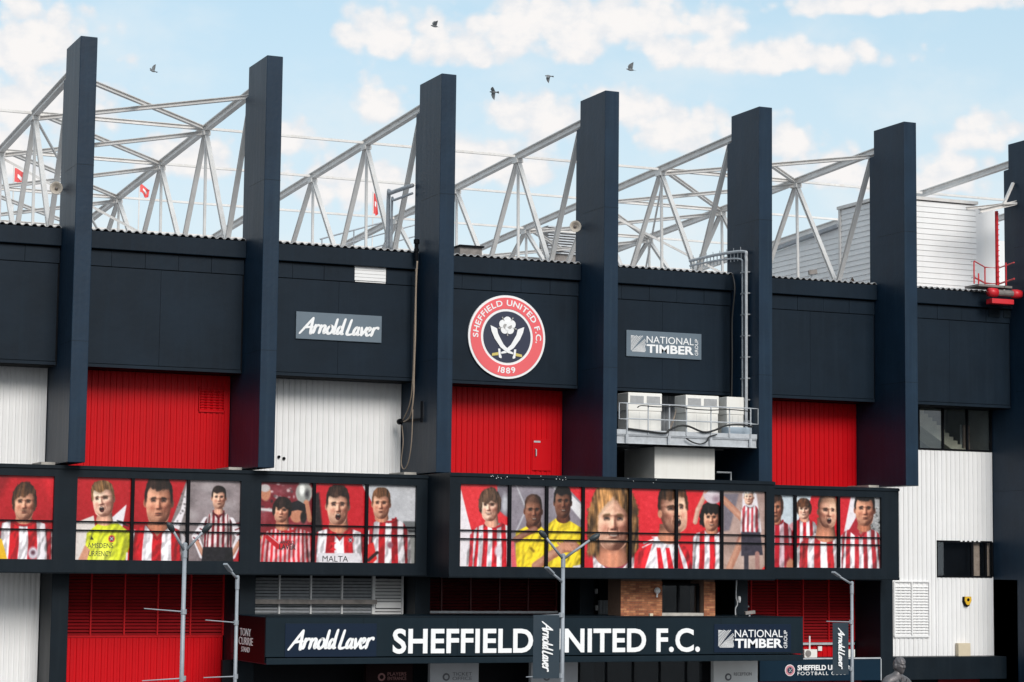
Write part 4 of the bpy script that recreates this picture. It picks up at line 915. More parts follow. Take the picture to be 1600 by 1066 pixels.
# --- last group
clip_x = (1209, 1244)
BG(1209, 1244, (.74, .80, .84), (.80, .82, .85)); PO([(1232, 822), (1244, 812), (1244, 900), (1228, 900)], (.84, .58, .62), 1, 2)
for k in range(3): PO([(1233+5*k, 830), (1235+5*k, 826), (1237+5*k, 880), (1234+5*k, 880)], RED1, .9, .9)
torso(1214, 818, 24, n=3, phase=0, a=(.82, .70, .74), b=(.68, .06, .14), collar=(.62, .05, .12), slope=8, nw=8); EL(1238, 862, 7, 12, (.66, .10, .16), 1, 2); EL(1236, 885, 8, 12, TAN, 1, 3)
neck(1211, 808, 818, 8, TAN); face(1210, 796, 12, 21, TAN, (.24, .14, .10), 'side', .3, 'closed')
clip_x = (1244, 1312)
BG(1244, 1312, (.80, .85, .88), (.84, .86, .88)); PO([(1276, 736), (1312, 736), (1312, 900), (1250, 900), (1262, 800)], (.80, .12, .17), 1, 1)
torso(1257, 814, 22, n=4, phase=0, a=WHT, b=(.76, .09, .14), collar=(.76, .09, .14), slope=8, nw=6); neck(1257, 806, 815, 6, PALE); face(1256, 797, 9.5, 14, PALE, (.32, .19, .12), 'mop', 0, 'smile')
torso(1287, 838, 42, n=4, phase=1, a=WHT, b=(.74, .13, .16), collar=WHT, slope=11, nw=12); neck(1290, 814, 840, 13, SKIN); face(1293, 799, 15, 24, mix(SKIN, PALE, .35), (.38, .27, .2), 'buzz', .5, 'open', False, .02, -1)
EL(1291, 815, 5, 3.4, mix(SKIN, PALE, .3), .0, 2)
clip_x = (1312, 1378)
BG(1312, 1378, (.62, .62, .63), (.66, .66, .66), .12, 6)
for k in range(160): EL(prng.uniform(1352, 1378), prng.uniform(790, 850), 1.5, 1.5, mix((.9, .9, .9), (.12, .12, .12), prng.uniform(0, 1)), .75, 1.2)
PO([(1312, 736), (1340, 736), (1322, 830), (1312, 840)], (.80, .12, .17), 1, 1); PO([(1337, 736), (1350, 736), (1332, 832), (1318, 834)], WHT, 1, 1); PO([(1312, 846), (1322, 840), (1324, 900), (1312, 900)], (.85, .5, .55), 1, 2)
torso(1345, 826, 34, n=5, phase=1, a=WHT, b=(.72, .16, .20), collar=(.70, .14, .19), slope=9, nw=10, vneck=True); PO([(1338, 806), (1326, 828), (1338, 838), (1344, 826)], (.66, .13, .18), 1, 1)
neck(1350, 812, 826, 9, TAN); face(1351, 795, 15, 24, mix(SKIN, TAN, .5), (.11, .09, .09), 'quiff', .15, 'closed')
clip_x = None
for _ in range(2):
    canvas[1:-1, 1:-1] = canvas[1:-1, 1:-1]*.5+(canvas[:-2, 1:-1]+canvas[2:, 1:-1]+canvas[1:-1, :-2]+canvas[1:-1, 2:])*.125
grain = prng.normal(0, .022, canvas.shape[:2]).astype(np.float32); blot = np.kron(prng.normal(0, .016, (PH//8+1, PW//8+1)), np.ones((8, 8)))[:PH, :PW].astype(np.float32)
for _ in range(4): blot[1:-1, 1:-1] = (blot[:-2, 1:-1]+blot[2:, 1:-1]+blot[1:-1, :-2]+blot[1:-1, 2:])*.25
canvas = np.clip(canvas+(grain+blot)[..., None], .02, .97)
canvas_lin = np.where(canvas <= .04045, canvas/12.92, ((np.clip(canvas, 0, 1)+.055)/1.055)**2.4)
def canvas_at(px, py):
    x = np.clip((px-PX0)*PSC, 0, PW-1.001); y = np.clip((py-PY0)*PSC, 0, PH-1.001)
    j = x.astype(int); i = y.astype(int); u = (x-j)[..., None]; v = (y-i)[..., None]
    C_ = canvas_lin
    return (C_[i, j]*(1-u)+C_[i, j+1]*u)*(1-v)+(C_[i+1, j]*(1-u)+C_[i+1, j+1]*u)*v
# ================================================================ PORTRAITS behind the windows
def portrait(px0, px1, Y, z0, z1, label, rows, texts=()):
    """a printed panel; px0..px1 and rows give the patch of the printed sheet it shows"""
    x0, x1 = X(px0, Y), X(px1, Y); nx = int((px1-px0)*1.05)+2; nz = int((rows[1]-rows[0])*1.05)+2
    u = np.linspace(0, 1, nx); v = np.linspace(0, 1, nz); U, Vv = np.meshgrid(u, v)
    P = np.stack([x0+(x1-x0)*U, np.full(U.shape, Y), z1-(z1-z0)*Vv], -1).reshape(-1, 3)
    c = canvas_at(px0+(px1-px0)*U, rows[0]+(rows[1]-rows[0])*Vv).reshape(-1, 3)
    i = np.arange((nz-1)*nx).reshape(nz-1, nx)[:, :-1].ravel()
    F = np.stack([i, i+nx, i+nx+1, i+1], -1)
    base = np.array([(x0+x1)/2, Y, z0]); n0 = len(P)
    bx = np.array([(x0, Y, z0), (x1, Y, z0), (x1, Y, z1), (x0, Y, z1), (x0, Y+.03, z0), (x1, Y+.03, z0), (x1, Y+.03, z1), (x0, Y+.03, z1)])
    P = np.concatenate([P, bx])-base; c = np.concatenate([c, np.full((8, 3), .6)])
    F2 = np.array([(0, 4, 5, 1), (1, 5, 6, 2), (2, 6, 7, 3), (3, 7, 4, 0), (4, 7, 6, 5)])+n0; F = np.concatenate([F, F2])
    me = bpy.data.meshes.new('portrait_panel'); me.vertices.add(len(P)); me.vertices.foreach_set('co', P.ravel().astype(np.float32))
    me.loops.add(F.size); me.loops.foreach_set('vertex_index', F.ravel().astype(np.int32)); me.polygons.add(len(F)); me.polygons.foreach_set('loop_start', np.arange(0, F.size, 4, dtype=np.int32)); me.update(calc_edges=True)
    at_ = me.color_attributes.new('print', 'FLOAT_COLOR', 'POINT'); at_.data.foreach_set('color', np.concatenate([c, np.ones((len(c), 1))], 1).ravel().astype(np.float32))
    me.materials.append(PRINT); o = bpy.data.objects.new('portrait_panel', me); o.location = base; col.objects.link(o); BASE[o.name] = Vector(base)
    tag(o, label, 'portrait', 'printed portraits in the window band')
    H = rows[1]-rows[0]
    for body, tx, ty, tw, th, m in texts:
        place_text(body, Vector((X(tx, Y), Y, z1-(ty-rows[0])/H*(z1-z0))), X(tx+tw, Y)-X(tx, Y), th/H*(z1-z0), m, o, bold=.03 if body in ('LAVER', 'ARNOLD') else .0, thick=.003)
PRN = mat('black_print', (.02, .018, .02), .5, .1, 5); 
rowL = lambda p: (742+.0198*p, 872+.0125*p)
def PB(a, b, label, texts=()):
    m = (a+b)/2; portrait(a, b, YB+.12, WZ0-.03, WZ1+.03, label, rowL(m), texts)
PB(-78, 40-41, 'red poster panel cut off by the left edge, left of the moustached man')
PB(-1, 84, 'leftmost full portrait, man with brown hair and moustache in red and white stripes')
PB(119, 207.2, 'portrait of a shouting man in a yellow shirt on a red ground', [('AMSDENS', 138, 854.5, 40, 7.5, PRN), ('URRENCY', 140, 867, 36, 8, PRN)])
PB(206.8, 294.2, 'large portrait of a stern man with a dark quiff in red and white stripes')
PB(293.8, 376.5, 'vintage portrait on a grey ground, man in narrow stripes with hands on hips')
PB(407, 491.2, 'portrait panel of men with a silver trophy, pinstriped shirt on the front one', [('ARNOLD', 438, 848, 22, 5, PRN), ('LAVER', 437, 857, 26, 8.5, PRN)])
PB(490.8, 573.7, 'portrait of a shouting short haired man with white sponsor bar on a striped shirt', [('MALTA', 505, 876, 40, 9, PRN)])
PB(573.3, 651, 'portrait of a fair haired man in stripes before a pale grey sky')
rowA = lambda p: (750+.0175*p, 881.5+.0060*p)
def PA(a, b, label):
    m = (a+b)/2; portrait(a, b, YA+.12, 5.86, 8.53, label, rowA(m))
PA(719, 797.2, 'first portrait of the projecting box, smiling brown haired man beside a white curve')
PA(796.8, 855.2, 'portrait of a shaven headed man in yellow with an arm across his chest')
PA(854.8, 912.2, 'portrait of a smiling man with short black hair in yellow')
PA(911.8, 985.7, 'very large portrait of a smiling face with long blond hair')
PA(985.3, 1058.2, 'portrait panel with the back of a short haired head on red, striped shoulder')
PA(1057.8, 1129.2, 'portrait panel with a shouting mouth and a curly dark haired man holding a ball')
PA(1128.8, 1198, 'faded vintage portrait, white haired man in stripes and dark shorts beside a raised arm')
def PC(a, b, label):
    m = (a+b)/2; portrait(a, b, YB+.12, WZ0-.03, WZ1+.03, label, (774+.0015*(m-1290), 887.5))
PC(1190, 1243.7, 'narrow portrait panel with half a brown haired man on pale blue')
PC(1243.3, 1311.7, 'portrait of a man with a shaven head, smaller smiling man behind him')
PC(1311.3, 1378, 'rightmost portrait, dark haired man in stripes before a grey crowd')

# ================================================================ SIGNS
# crest disc
cc_ = at(791, 527, 1.93); Rr = 1.425
cr = tag(empty('club_crest', (cc_.x, 1.93, cc_.z)), 'round red and white crest with crossed swords and a rose on the navy wall', 'crest')
def disc(r, y0, y1, name, m, r0=None):
    mb = MB(); C0 = Vector((cc_.x, 0, cc_.z)); n = 72
    ring = lambda rr, y: [C0+Vector((rr*math.cos(t), y, rr*math.sin(t))) for t in np.linspace(0, 2*math.pi, n, endpoint=False)]
    if r0 is None:
        mb.add(ring(r, y0)+ring(r, y1), [tuple(range(n)), tuple(range(n, 2*n))]+[(i, (i+1) % n, n+(i+1) % n, n+i) for i in range(n)])
    else:
        mb.add(ring(r, y0)+ring(r, y1)+ring(r0, y0)+ring(r0, y1), [(i, (i+1) % n, n+(i+1) % n, n+i) for i in range(n)]+[(2*n+i, 2*n+(i+1) % n, 3*n+(i+1) % n, 3*n+i) for i in range(n)]+[(i, (i+1) % n, 2*n+(i+1) % n, 2*n+i) for i in range(n)])
    return mb.build(name, m, cr)
disc(Rr, 1.87, 1.945, 'backing_disc', WPAINT); disc(Rr*.945, 1.855, 1.868, 'red_ring', CRED, Rr*.675); disc(Rr*.615, 1.855, 1.868, 'navy_disc', CNAVY)
def ring_text(body, r, a0, a1, h, top=True):
    geos = []; adv = []
    for ch in body:
        if ch == ' ': geos.append(None); adv.append(.34); continue
        vs, fs = text_geo(ch, .02); geos.append((vs, fs)); adv.append(vs[:, 0].max()+(.13 if ch != '.' else .1))
    tot = sum(adv); s = 0
    cap = .72
    for g_, ad, ch in zip(geos, adv, body):
        mid = s+ad/2; s += ad
        if g_ is None: continue
        ang = math.radians(a0+(a1-a0)*mid/tot); vs, fs = g_
        k = h/cap; kx = abs(math.radians(a1-a0))*r/tot
        rad = Vector((math.cos(ang), 0, math.sin(ang))); tan = Vector((math.sin(ang), 0, -math.cos(ang)))
        if not top: rad, tan = -rad, -tan
        O = Vector((cc_.x, 1.853, cc_.z))+(rad if top else -rad)*r-rad*(h/2)
        wch = vs[:, 0].max()
        mb = MB(); mb.add([O+tan*((a-wch/2)*kx)+rad*(b*k)+NY*((c+.02)*.2) for a, b, c in vs], fs); mb.build('letter', WPAINT, cr)
ring_text('SHEFFIELD UNITED F.C.', Rr*.815, 184, -9, .20)
ring_text('1889', Rr*.805, 253, 287, .20, False)
c2d = lambda pts, y, name, m: MB().prism([(cc_.x+a*Rr, cc_.z+b*Rr) for a, b in pts], lambda u, v, e: Vector((u, e, v)), y, y-.012).build(name, m, cr)
for s in (-1, 1):
    f = lambda a, b: (s*a, b)
    out = [f(-.44, .26), f(-.27, .19), f(-.24, .06), f(-.10, -.18), f(.07, -.335), f(.16, -.37), f(.15, -.41), f(.02, -.385), f(-.17, -.26), f(-.33, -.05), f(-.41, .12)]
    c2d(out, 1.853-.006*(s+1), 'sword_blade', WPAINT)
    c2d([f(.18, -.29), f(.235, -.29), f(.21, -.50), f(.15, -.52), f(.14, -.48), f(.165, -.42)], 1.845-.002*s, 'sword_guard', WPAINT)
    c2d([f(.225, -.375), f(.385, -.405), f(.395, -.47), f(.225, -.445)], 1.851, 'sword_grip', GOLD)
for q in range(5):
    a = math.radians(90+72*q); o_ = (.0+.115*math.cos(a), .27+.115*math.sin(a))
    c2d([(o_[0]+.105*math.cos(t), o_[1]+.105*math.sin(t)) for t in np.linspace(0, 2*math.pi, 14, endpoint=False)], 1.851-.0015*q, 'rose_petal', WPAINT)
    o2 = (.058*math.cos(a+.6), .27+.058*math.sin(a+.6)); c2d([(o2[0]+.058*math.cos(t), o2[1]+.058*math.sin(t)) for t in np.linspace(0, 2*math.pi, 12, endpoint=False)], 1.838-.0015*q, 'rose_petal', GRILLE if q % 2 else WPAINT)
    b_ = math.radians(54+72*q); c2d([(.245*math.cos(b_)-.018*math.sin(b_), .27+.245*math.sin(b_)+.018*math.cos(b_)), (.13*math.cos(b_), .27+.13*math.sin(b_)), (.245*math.cos(b_)+.018*math.sin(b_), .27+.245*math.sin(b_)-.018*math.cos(b_))], 1.828, 'rose_sepal', GRILLE)
c2d([(.035*math.cos(t), .27+.035*math.sin(t)) for t in np.linspace(0, 2*math.pi, 12, endpoint=False)], 1.824, 'rose_heart', WPAINT)

def board(name, p0, p1, Y, m, label, cat='sign', thick=.05, bevel=.008, group=None):
    """a sign board from two pixel corners at depth Y"""
    a, b = at(*p0, Y), at(*p1, Y)
    z1 = at((p0[0]+p1[0])/2, p0[1]+(p1[1]-p0[1])*0, Y).z
    t = tag(empty(name, ((a.x+b.x)/2, Y, b.z)), label, cat, group)
    box(a.x, b.x, Y, Y+thick, b.z, a.z).build('board', m, t, bevel=bevel); return t, a.x, b.x, b.z, a.z
t, x0, x1, z0, z1 = board('sponsor_sign', (463, 486.5), (596, 536), 1.89, SIGNG, 'slate panel with white brush script on the navy wall left of the crest', 'sign')
w, h = x1-x0, z1-z0; brush_text(Vector((x0+w*.035, 1.89, z0+h*.20)), w*.94, h*.60, WPAINT, t)
t, x0, x1, z0, z1 = board('sponsor_sign', (979, 515.5), (1096, 562.5), 1.89, SIGNG, 'slate panel with timber group lettering above the air conditioners', 'sign')
w, h = x1-x0, z1-z0; timber_logo(x0+w*.055, z0+h*.13, w*.90, h*.74, 1.89, WPAINT, t)
# white replacement board in the frieze
a, b = at(556.5, 405.5, 1.95), at(601, 440.5, 1.95)
wp = tag(empty('ventilation_grille', ((a.x+b.x)/2, 1.95, b.z)), 'small plain white ribbed panel set high in the navy wall', 'vent panel')
box(a.x-.05, b.x+.05, 1.99, 2.05, b.z-.05, a.z+.04).build('frame', WHITE, wp)
nz = 6; me = box(a.x-.04-(a.x+b.x)/2, b.x+.04-(a.x+b.x)/2, -.035, .0, 0, (a.z-b.z)/nz-.012).mesh('slat', (0, 0, 0)); me.materials.append(WHITE)
for q in range(nz): piece('slat', me, ((a.x+b.x)/2, 1.988, b.z+q*(a.z-b.z)/nz), wp)
for j, sk in ((1, 3),):
    x0, x1 = S*j+PW_+.004, S*(j+1)-.004; w = (x1-x0-.02)/5
    if a.x-.05 > x0+3*w: box(x0+3*w+.006, a.x-.056, 1.955, 2.05, 15.215, 15.70).build('frieze_board', FASC, stand)
    if b.x+.056 < x0+4*w: box(b.x+.056, x0+4*w-.006, 1.955, 2.05, 15.215, 15.70).build('frieze_board', FASC, stand)
# two small hatches at the right end of the frieze
for q in (0, 1):
    a, b = at(1545+23*q, 479+1.5*q, 1.94), at(1562+25*q, 496+1.5*q, 1.94); o = box(a.x, b.x, 1.925, 1.953, b.z, a.z).build('hatch', BAND, stand)

# main canopy over the entrance
YC = -2.0
cx0, cx1 = at(415, 1000, YC).x, at(1255, 1000, YC).x; cz0, cz1 = 2.86, at(835, 964.5, YC).z
can = tag(empty('entrance_canopy', ((cx0+cx1)/2, YC, cz0)), 'long navy canopy box above the entrance with large white lettering', 'canopy sign')
box(cx0, cx1, YC, 1.68, cz0+.22, cz1).build('body', SIGN, can, bevel=.015)
box(cx0+.02, cx1-.02, YC-.05, 1.67, cz0, cz0+.19).build('lower_edge', SIGN, can, bevel=.012)
box(cx0, cx1, YC-.02, YC+.1, cz1+.002, cz1+.03).build('top_flashing', BAND, can)
for q in range(1, 6): box(cx0+(cx1-cx0)*q/6-.004, cx0+(cx1-cx0)*q/6+.004, YC-.003, YC, cz0+.23, cz1-.01).build('joint_strip', BLACK, can)
la, lb = at(613, 1020, YC), at(1093, 1020, YC); lt = at(850, 982, YC).z; lzb = at(850, 1020.3, YC).z
place_text('SHEFFIELD UNITED F.C.', Vector((la.x, YC, lzb)), lb.x-la.x, lt-lzb, WPAINT, can, bold=.024, thick=.03, split=True, space=1.02)
t, x0, x1, z0, z1 = board('sponsor_sign', (446, 974.5), (588, 1026), YC-.02, SIGNB, 'dark blue panel with white brush script at the left of the entrance canopy', 'sign', .018, .003)
w, h = x1-x0, z1-z0; brush_text(Vector((x0+w*.03, YC-.02, z0+h*.22)), w*.95, h*.58, WPAINT, t)
t, x0, x1, z0, z1 = board('sponsor_sign', (1116, 975.5), (1236, 1019), YC-.02, SIGNB, 'dark blue panel with timber group lettering at the right of the entrance canopy', 'sign', .018, .003)
w, h = x1-x0, z1-z0; timber_logo(x0+w*.05, z0+h*.12, w*.90, h*.74, YC-.02, WPAINT, t)
# side of the canopy: the name of the stand
Xs = cx0-.012
p0 = atx(369, 968, Xs); p1 = atx(414, 1038, Xs)
t = tag(empty('stand_name_sign', (Xs, (p0.y+p1.y)/2, p1.z)), 'maroon end panel of the canopy with the stand name in white', 'sign')
box(Xs-.01, Xs+.01, YC+.03, 1.3, p1.z+.02, cz1-.02).build('board', MAROON, t)
for body, xa_, xb_, ya, yb in (('TONY', 375, 392, 982, 994), ('CURRIE', 373, 395, 996, 1008), ('STAND', 377, 390, 1011, 1019)):
    q0, q1 = atx(xa_, yb, Xs-.01), atx(xb_, yb, Xs-.01); zt_ = atx((xa_+xb_)/2, ya, Xs-.01).z; zb_ = atx((xa_+xb_)/2, yb, Xs-.01).z
    place_text(body, Vector((Xs-.01, q0.y, zb_)), q0.y-q1.y, zt_-zb_, WPAINT, t, U=Vector((0, -1, 0)), Vv=Z_, Nn=Vector((-1, 0, 0)), bold=.0, thick=.006)
# entrance boards under the canopy
YE = .4
def door_board(px0, px1, m, tm, lines, label, y0=1036, light=True, emblem=True):
    x0, x1 = at(px0, 1050, YE).x, at(px1, 1050, YE).x; w = x1-x0
    t = tag(empty('entrance_sign', ((x0+x1)/2, YE, .13)), label, 'entrance sign')
    box(x0, x1, YE, YE+.2, .13, 3.0).build('board', m, t, bevel=.006)
    if emblem:
        e = at(px0+(px1-px0)*.33, 1058, YE); MB().lathe([(.0, 0), (.125, 0), (.125, .012), (0, .012)], (e.x, YE, e.z), (0, -1, 0), 20).build('emblem', tm, t)
        MB().lathe([(.0, 0), (.07, 0), (.07, .006), (0, .006)], (e.x, YE-.0125, e.z), (0, -1, 0), 16).build('emblem_centre', m, t)
    for i, ln in enumerate(lines):
        e = at(px0+(px1-px0)*.46, 1056+7*i, YE); place_text(ln, Vector((e.x, YE, e.z)), w*.40, .11, tm, t, bold=.0, thick=.006)
TXG = mat('grey_sign_lettering', (.10, .10, .12), .5, .05, 3); TXR = mat('pale_red_lettering', (.22, .09, .09), .5, .05, 3)
door_board(572, 645, MAROON, TXR, ('PLAYERS', 'ENTRANCE'), 'maroon entrance board under the canopy, left of the grey ones')
door_board(672, 748, LIGHTG, TXG, ('TICKET', 'OFFICE'), 'grey ticket office board under the canopy')
door_board(830, 903, LIGHTG, TXG, (), 'grey entrance board under the canopy, half hidden by the long banner')
door_board(1115, 1184, mat('white_board', (.62, .63, .64), .5, .03, 2), TXG, ('RECEPTION',), 'pale reception board at the right end under the canopy')
# shopfront glass and bright things behind it
gl_ = tag(empty('glazed_lobby', (at(1010, 1050, .9).x, .9, .13)), 'dark glazed entrance lobby under the canopy between grey boards', 'lobby')
x0, x1 = at(905, 1050, .9).x, at(1113, 1050, .9).x
for q in range(6): xx = x0+(x1-x0)*q/5; box(xx-.03, xx+.03, .88, .98, .13, 2.84).build('frame_post', BLACK, gl_)
for q in range(5): box(x0+(x1-x0)*q/5+.031, x0+(x1-x0)*(q+1)/5-.031, .92, .93, .13, 2.84).build('pane', GLASS, gl_)
# shop canopy to the right
YH = 1.3
a, b = at(1187, 1031, YH), at(1376, 1063, YH)
shop = tag(empty('shop_canopy', ((a.x+b.x)/2, YH, b.z)), 'lower blue canopy with club name and round badge, right of the main one', 'canopy sign')
box(a.x, b.x, YH, 3.3, b.z, a.z).build('body', TEAL, shop, bevel=.01)
box(a.x, b.x, YH-.02, YH+.05, a.z+.002, a.z+.05).build('top_flashing', GALV, shop); box(b.x+.002, b.x+.035, YH-.01, YH+.05, b.z, a.z).build('end_flashing', GALV, shop)
e = at(1234, 1047.5, YH); rr = .20
for r_, y_, m_, nm in ((rr, .012, WPAINT, 'badge_rim'), (rr*.9, .018, mat('badge_pink', (.55, .22, .26), .5, .05, 3), 'badge_ring'), (rr*.55, .024, CNAVY, 'badge_centre')):
    MB().lathe([(0, 0), (r_, 0), (r_, y_), (0, y_)], (e.x, YH, e.z), (0, -1, 0), 28).build(nm, m_, shop)
for s in (-1, 1): MB().bar((e.x-s*rr*.3, YH-.027, e.z+rr*.3), (e.x+s*rr*.25, YH-.027, e.z-rr*.3), .03, .008).build('badge_sword', WPAINT, shop)
e = at(1246, 1047, YH); f_ = at(1302, 1047, YH)
place_text('SHEFFIELD UNITED', Vector((e.x, YH, at(1270, 1047.5, YH).z)), (f_.x-e.x)*1.46, .185, WPAINT, shop, bold=.03, thick=.01)
f_ = at(1322, 1054, YH); place_text('FOOTBALL CLUB', Vector((e.x, YH, at(1270, 1055, YH).z)), f_.x-e.x, .12, WPAINT, shop, bold=.0, thick=.01, space=1.25)
for q in range(3):
    a = at(1202+50*q, 1060, 1.9); b = at(1246+50*q, 1060, 1.9); o = tag(box(a.x, b.x, 1.9, 1.95, .2, 2.35).build('shop_poster', DRED_), ('first', 'second', 'third')[q]+' red poster from the left in the shop window under the blue canopy', 'poster', 'red posters under the shop canopy')
a, b = at(1466, 1059, 2.95), at(1531, 1100, 2.95)
t = tag(empty('door_sign', ((a.x+b.x)/2, 2.95, b.z)), 'dark red sign board at the foot of the white wall, right of the statue', 'sign')
box(a.x, b.x, 2.95, 2.99, b.z, a.z).build('board', DRED_, t)

# ================================================================ AIR CONDITIONING on its platform
YP = .1
pz = at(1075, 690, YP).z; pL, pR = 18.56, 23.97
pf = tag(empty('service_platform', ((pL+pR)/2, YP, pz)), 'grey steel platform with railing between two fins, carrying white air conditioners', 'platform')
MB().bar((pL, YP+.05, pz), (pR, YP+.05, pz), .10, .28, 'H').build('edge_beam', GALV, pf); MB().bar((pL, 2.5, pz), (pR, 2.5, pz), .12, .26, 'H').build('edge_beam', DGALV, pf)
for q in range(8): xx = pL+.3+(pR-pL-.6)*q/7; MB().bar((xx, YP+.1, pz-.02), (xx, 2.45, pz-.02), .08, .18, 'H').build('cross_beam', DGALV, pf)
box(pL, pR, YP+.0, 2.6, pz+.145, pz+.17).build('deck', DGALV, pf); box(pL, pR, YP-.015, YP+.0, pz+.175, pz+.33).build('kick_plate', GALV, pf)
posts = [at(q, 660, YP).x for q in (979, 1012, 1045, 1072, 1110, 1139, 1172)]
zt_ = pz+1.22; zm_ = pz+.70
for i, xx in enumerate(posts):
    MB().tube([(xx, YP-.04, pz-.12 if i in (0, 2, 4, 6) else pz+.2), (xx, YP-.04, zt_)], .024).build('post', GALV, pf)
    if i in (0, 2, 4, 6): box(xx-.05, xx+.05, YP-.05, YP-.012, pz-.14, pz+.16).build('post_bracket', GALV, pf)
for z in (zt_, zm_): MB().tube([(posts[0]-.02, YP-.04, z), (posts[-1]+.05, YP-.04, z)], .022).build('rail', GALV, pf)
for s, xx in ((-1, posts[0]), (1, posts[-1])):
    e = xx+s*.30; MB().tube([(xx, YP-.04, zt_), (e, YP-.04, zt_), (e, YP-.04, zm_-.02), (xx, YP-.04, zm_-.02)], .022).build('end_loop', GALV, pf)
def ac_unit(pl, pr, pt, pb, Y, d, label, vents=True, m=ACW):
    a, b = at(pl, pt, Y), at(pr, pb, Y); z0 = pz+.172; x0, x1 = a.x, b.x; z1 = a.z
    t = tag(empty('air_conditioner', ((x0+x1)/2, Y+d/2, z0)), label, 'air conditioner', 'air conditioning cabinets on the platform')
    zc_ = z1-.62
    box(x0, x1, Y, Y+d, z0+.08, zc_).build('lower_casing', m, t, bevel=.015); box(x0+.05, x1-.05, Y+.05, Y+d-.05, z0, z0+.079).build('feet', DGALV, t)
    box(x0-.02, x1+.02, Y-.02, Y+d+.02, zc_+.004, z1).build('upper_casing', m, t, bevel=.02)
    if vents:
        w = (x1-x0)/2
        for q in (0, 1):
            g = MB(); xa_, xb_ = x0+w*q+.06, x0+w*(q+1)-.06
            gg = box(xa_, xb_, Y-.028, Y-.021, z1-.36, z1-.10).build('grille', ACGR, t)
            me = box(-(xb_-xa_)/2, (xb_-xa_)/2, -.014, 0, 0, .010).mesh('grille_slat', (0, 0, 0)); me.materials.append(DGALV)
            for r in range(8): piece('grille_slat', me, ((xa_+xb_)/2, Y-.0285, z1-.35+.031*r), gg)
    for q in (.33, .66): box(x0+(x1-x0)*q-.003, x0+(x1-x0)*q+.003, Y-.002, Y, z0+.1, zc_-.03).build('panel_seam', GRILLE, t)
    return t
ac_unit(982, 1033, 613, 683, .75, .8, 'leftmost white air conditioner, twin grilles, beside the fin')
ac_unit(1072, 1122, 617, 684, .75, .8, 'middle white air conditioner with twin grilles, clear of both fins')
ac_unit(1136, 1162, 620, 680, .75, .8, 'narrow rightmost white air conditioner without grilles', False)
a, b = at(1138, 667, .5), at(1177, 684, .5)
o = tag(box(a.x, b.x, .5, 1.0, pz+.17, a.z).build('equipment_box', mat('pale_blue_casing', (.42, .50, .58), .5, .06, 3), bevel=.015), 'low pale blue box in front of the narrow air conditioner', 'equipment box')
def cable(name, pts, r, m, label, cat='cable', n=6):
    return tag(MB().tube(smooth_path3(pts), r, n).build(name, m, smooth=True), label, cat)
def smooth_path3(pts, k=8):
    o = []; P = [Vector(pts[0])]+[Vector(p) for p in pts]+[Vector(pts[-1])]
    for i in range(1, len(P)-2):
        p0, p1, p2, p3 = P[i-1:i+3]
        for t in np.linspace(0, 1, k, endpoint=False): o.append(.5*((2*p1)+(p2-p0)*t+(2*p0-5*p1+4*p2-p3)*t*t+(3*p1-p0-3*p2+p3)*t**3))
    o.append(Vector(pts[-1])); return o
pc = lambda l, Y: [at(x, y, Y) for x, y in l]
cable('power_cable', pc([(982, 670), (1005, 673), (1038, 677), (1046, 672), (1060, 666), (1075, 666), (1098, 675), (1115, 673), (1135, 665), (1158, 664), (1176, 667)], .02), .035, RUB, 'black cable waving along the platform at the foot of the air conditioners')
cable('power_cable', pc([(1072, 685), (1082, 691), (1094, 694), (1104, 690), (1108, 683), (1120, 679)], .0), .025, RUB, 'black cable loop hanging below the middle of the platform edge')
cable('power_cable', pc([(996, 637), (1003, 634), (1030, 636), (1056, 635), (1080, 639), (1110, 641), (1140, 640), (1172, 643)], .0), .02, RUB, 'thin black cable laid along the top rail of the platform')
cable('power_cable', pc([(1046, 672), (1052, 660), (1056, 640), (1054, 650), (1044, 674)], .25), .012, TANC, 'thin tan wires hanging between the two left air conditioners')
# white box below the platform
a, b = at(1023, 698, .85), at(1117, 748, .85)
t = tag(empty('duct_box', ((a.x+b.x)/2, 1.5, 8.84)), 'large plain white box under the air conditioner platform', 'duct box')
box(a.x, b.x, .85, 3.2, 8.87, a.z).build('casing', ACW, t, bevel=.02); box(a.x-.1, b.x+.05, .8, 3.2, 8.835, 8.868).build('base_plate', CONC, t)
a = at(1120, 738, 1.2); b = at(1142, 750, 1.2); tag(MB().tube([(a.x, 1.2, a.z), (b.x, 1.2, a.z), (b.x, 1.2, 8.84)], .035).build('handrail_hoop', DGALV), 'short grey pipe hoop beside the white box', 'pipe hoop')

# ================================================================ PIPES AND CABLES ON THE FACADE
# the cable ladder from the roof down the side of the fin to the platform
Xd = 23.86
a = atx(1166, 392, Xd); b = atx(1160, 640, Xd); yk = a.y
t = tag(empty('cable_ladder', (Xd, yk, b.z)), 'grey cable ladder coming over the roof edge and down the fin to the platform', 'cable ladder')
top = a.z; far = atx(1078, 408, Xd)
for d in (0, .26):
    MB().tube(smooth_path3([(Xd, yk-.02+d*1, pz+.2), (Xd, yk+d, top-1.2+.0), (Xd, yk+d, top-.25-d), (Xd, yk+.2+d, top-d*.9), (Xd, far.y*.5+yk*.5, (top+far.z)/2+.05-d*.8), (Xd, far.y, far.z-d*.7)]), .055 if d == 0 else .035).build('side_rail', GALV, t)
for q in range(16):
    y = yk+.35+(far.y-yk-.4)*q/15; z = top-.02+(far.z-top)*(q/15); MB().bar((Xd, y, z-.28), (Xd, y, z+.05), .025, .025).build('rung', GALV, t)
    if q % 2 == 0: MB().tube([(Xd-.02, y, z), (Xd-.02, y+.02, z+.2)], .012).build('spike', DGALV, t)
for q in range(8):
    z = pz+.8+q*.75; box(Xd-.05, Xd+.14, yk-.04, yk+.34, z, z+.04).build('wall_clip', DGALV, t)
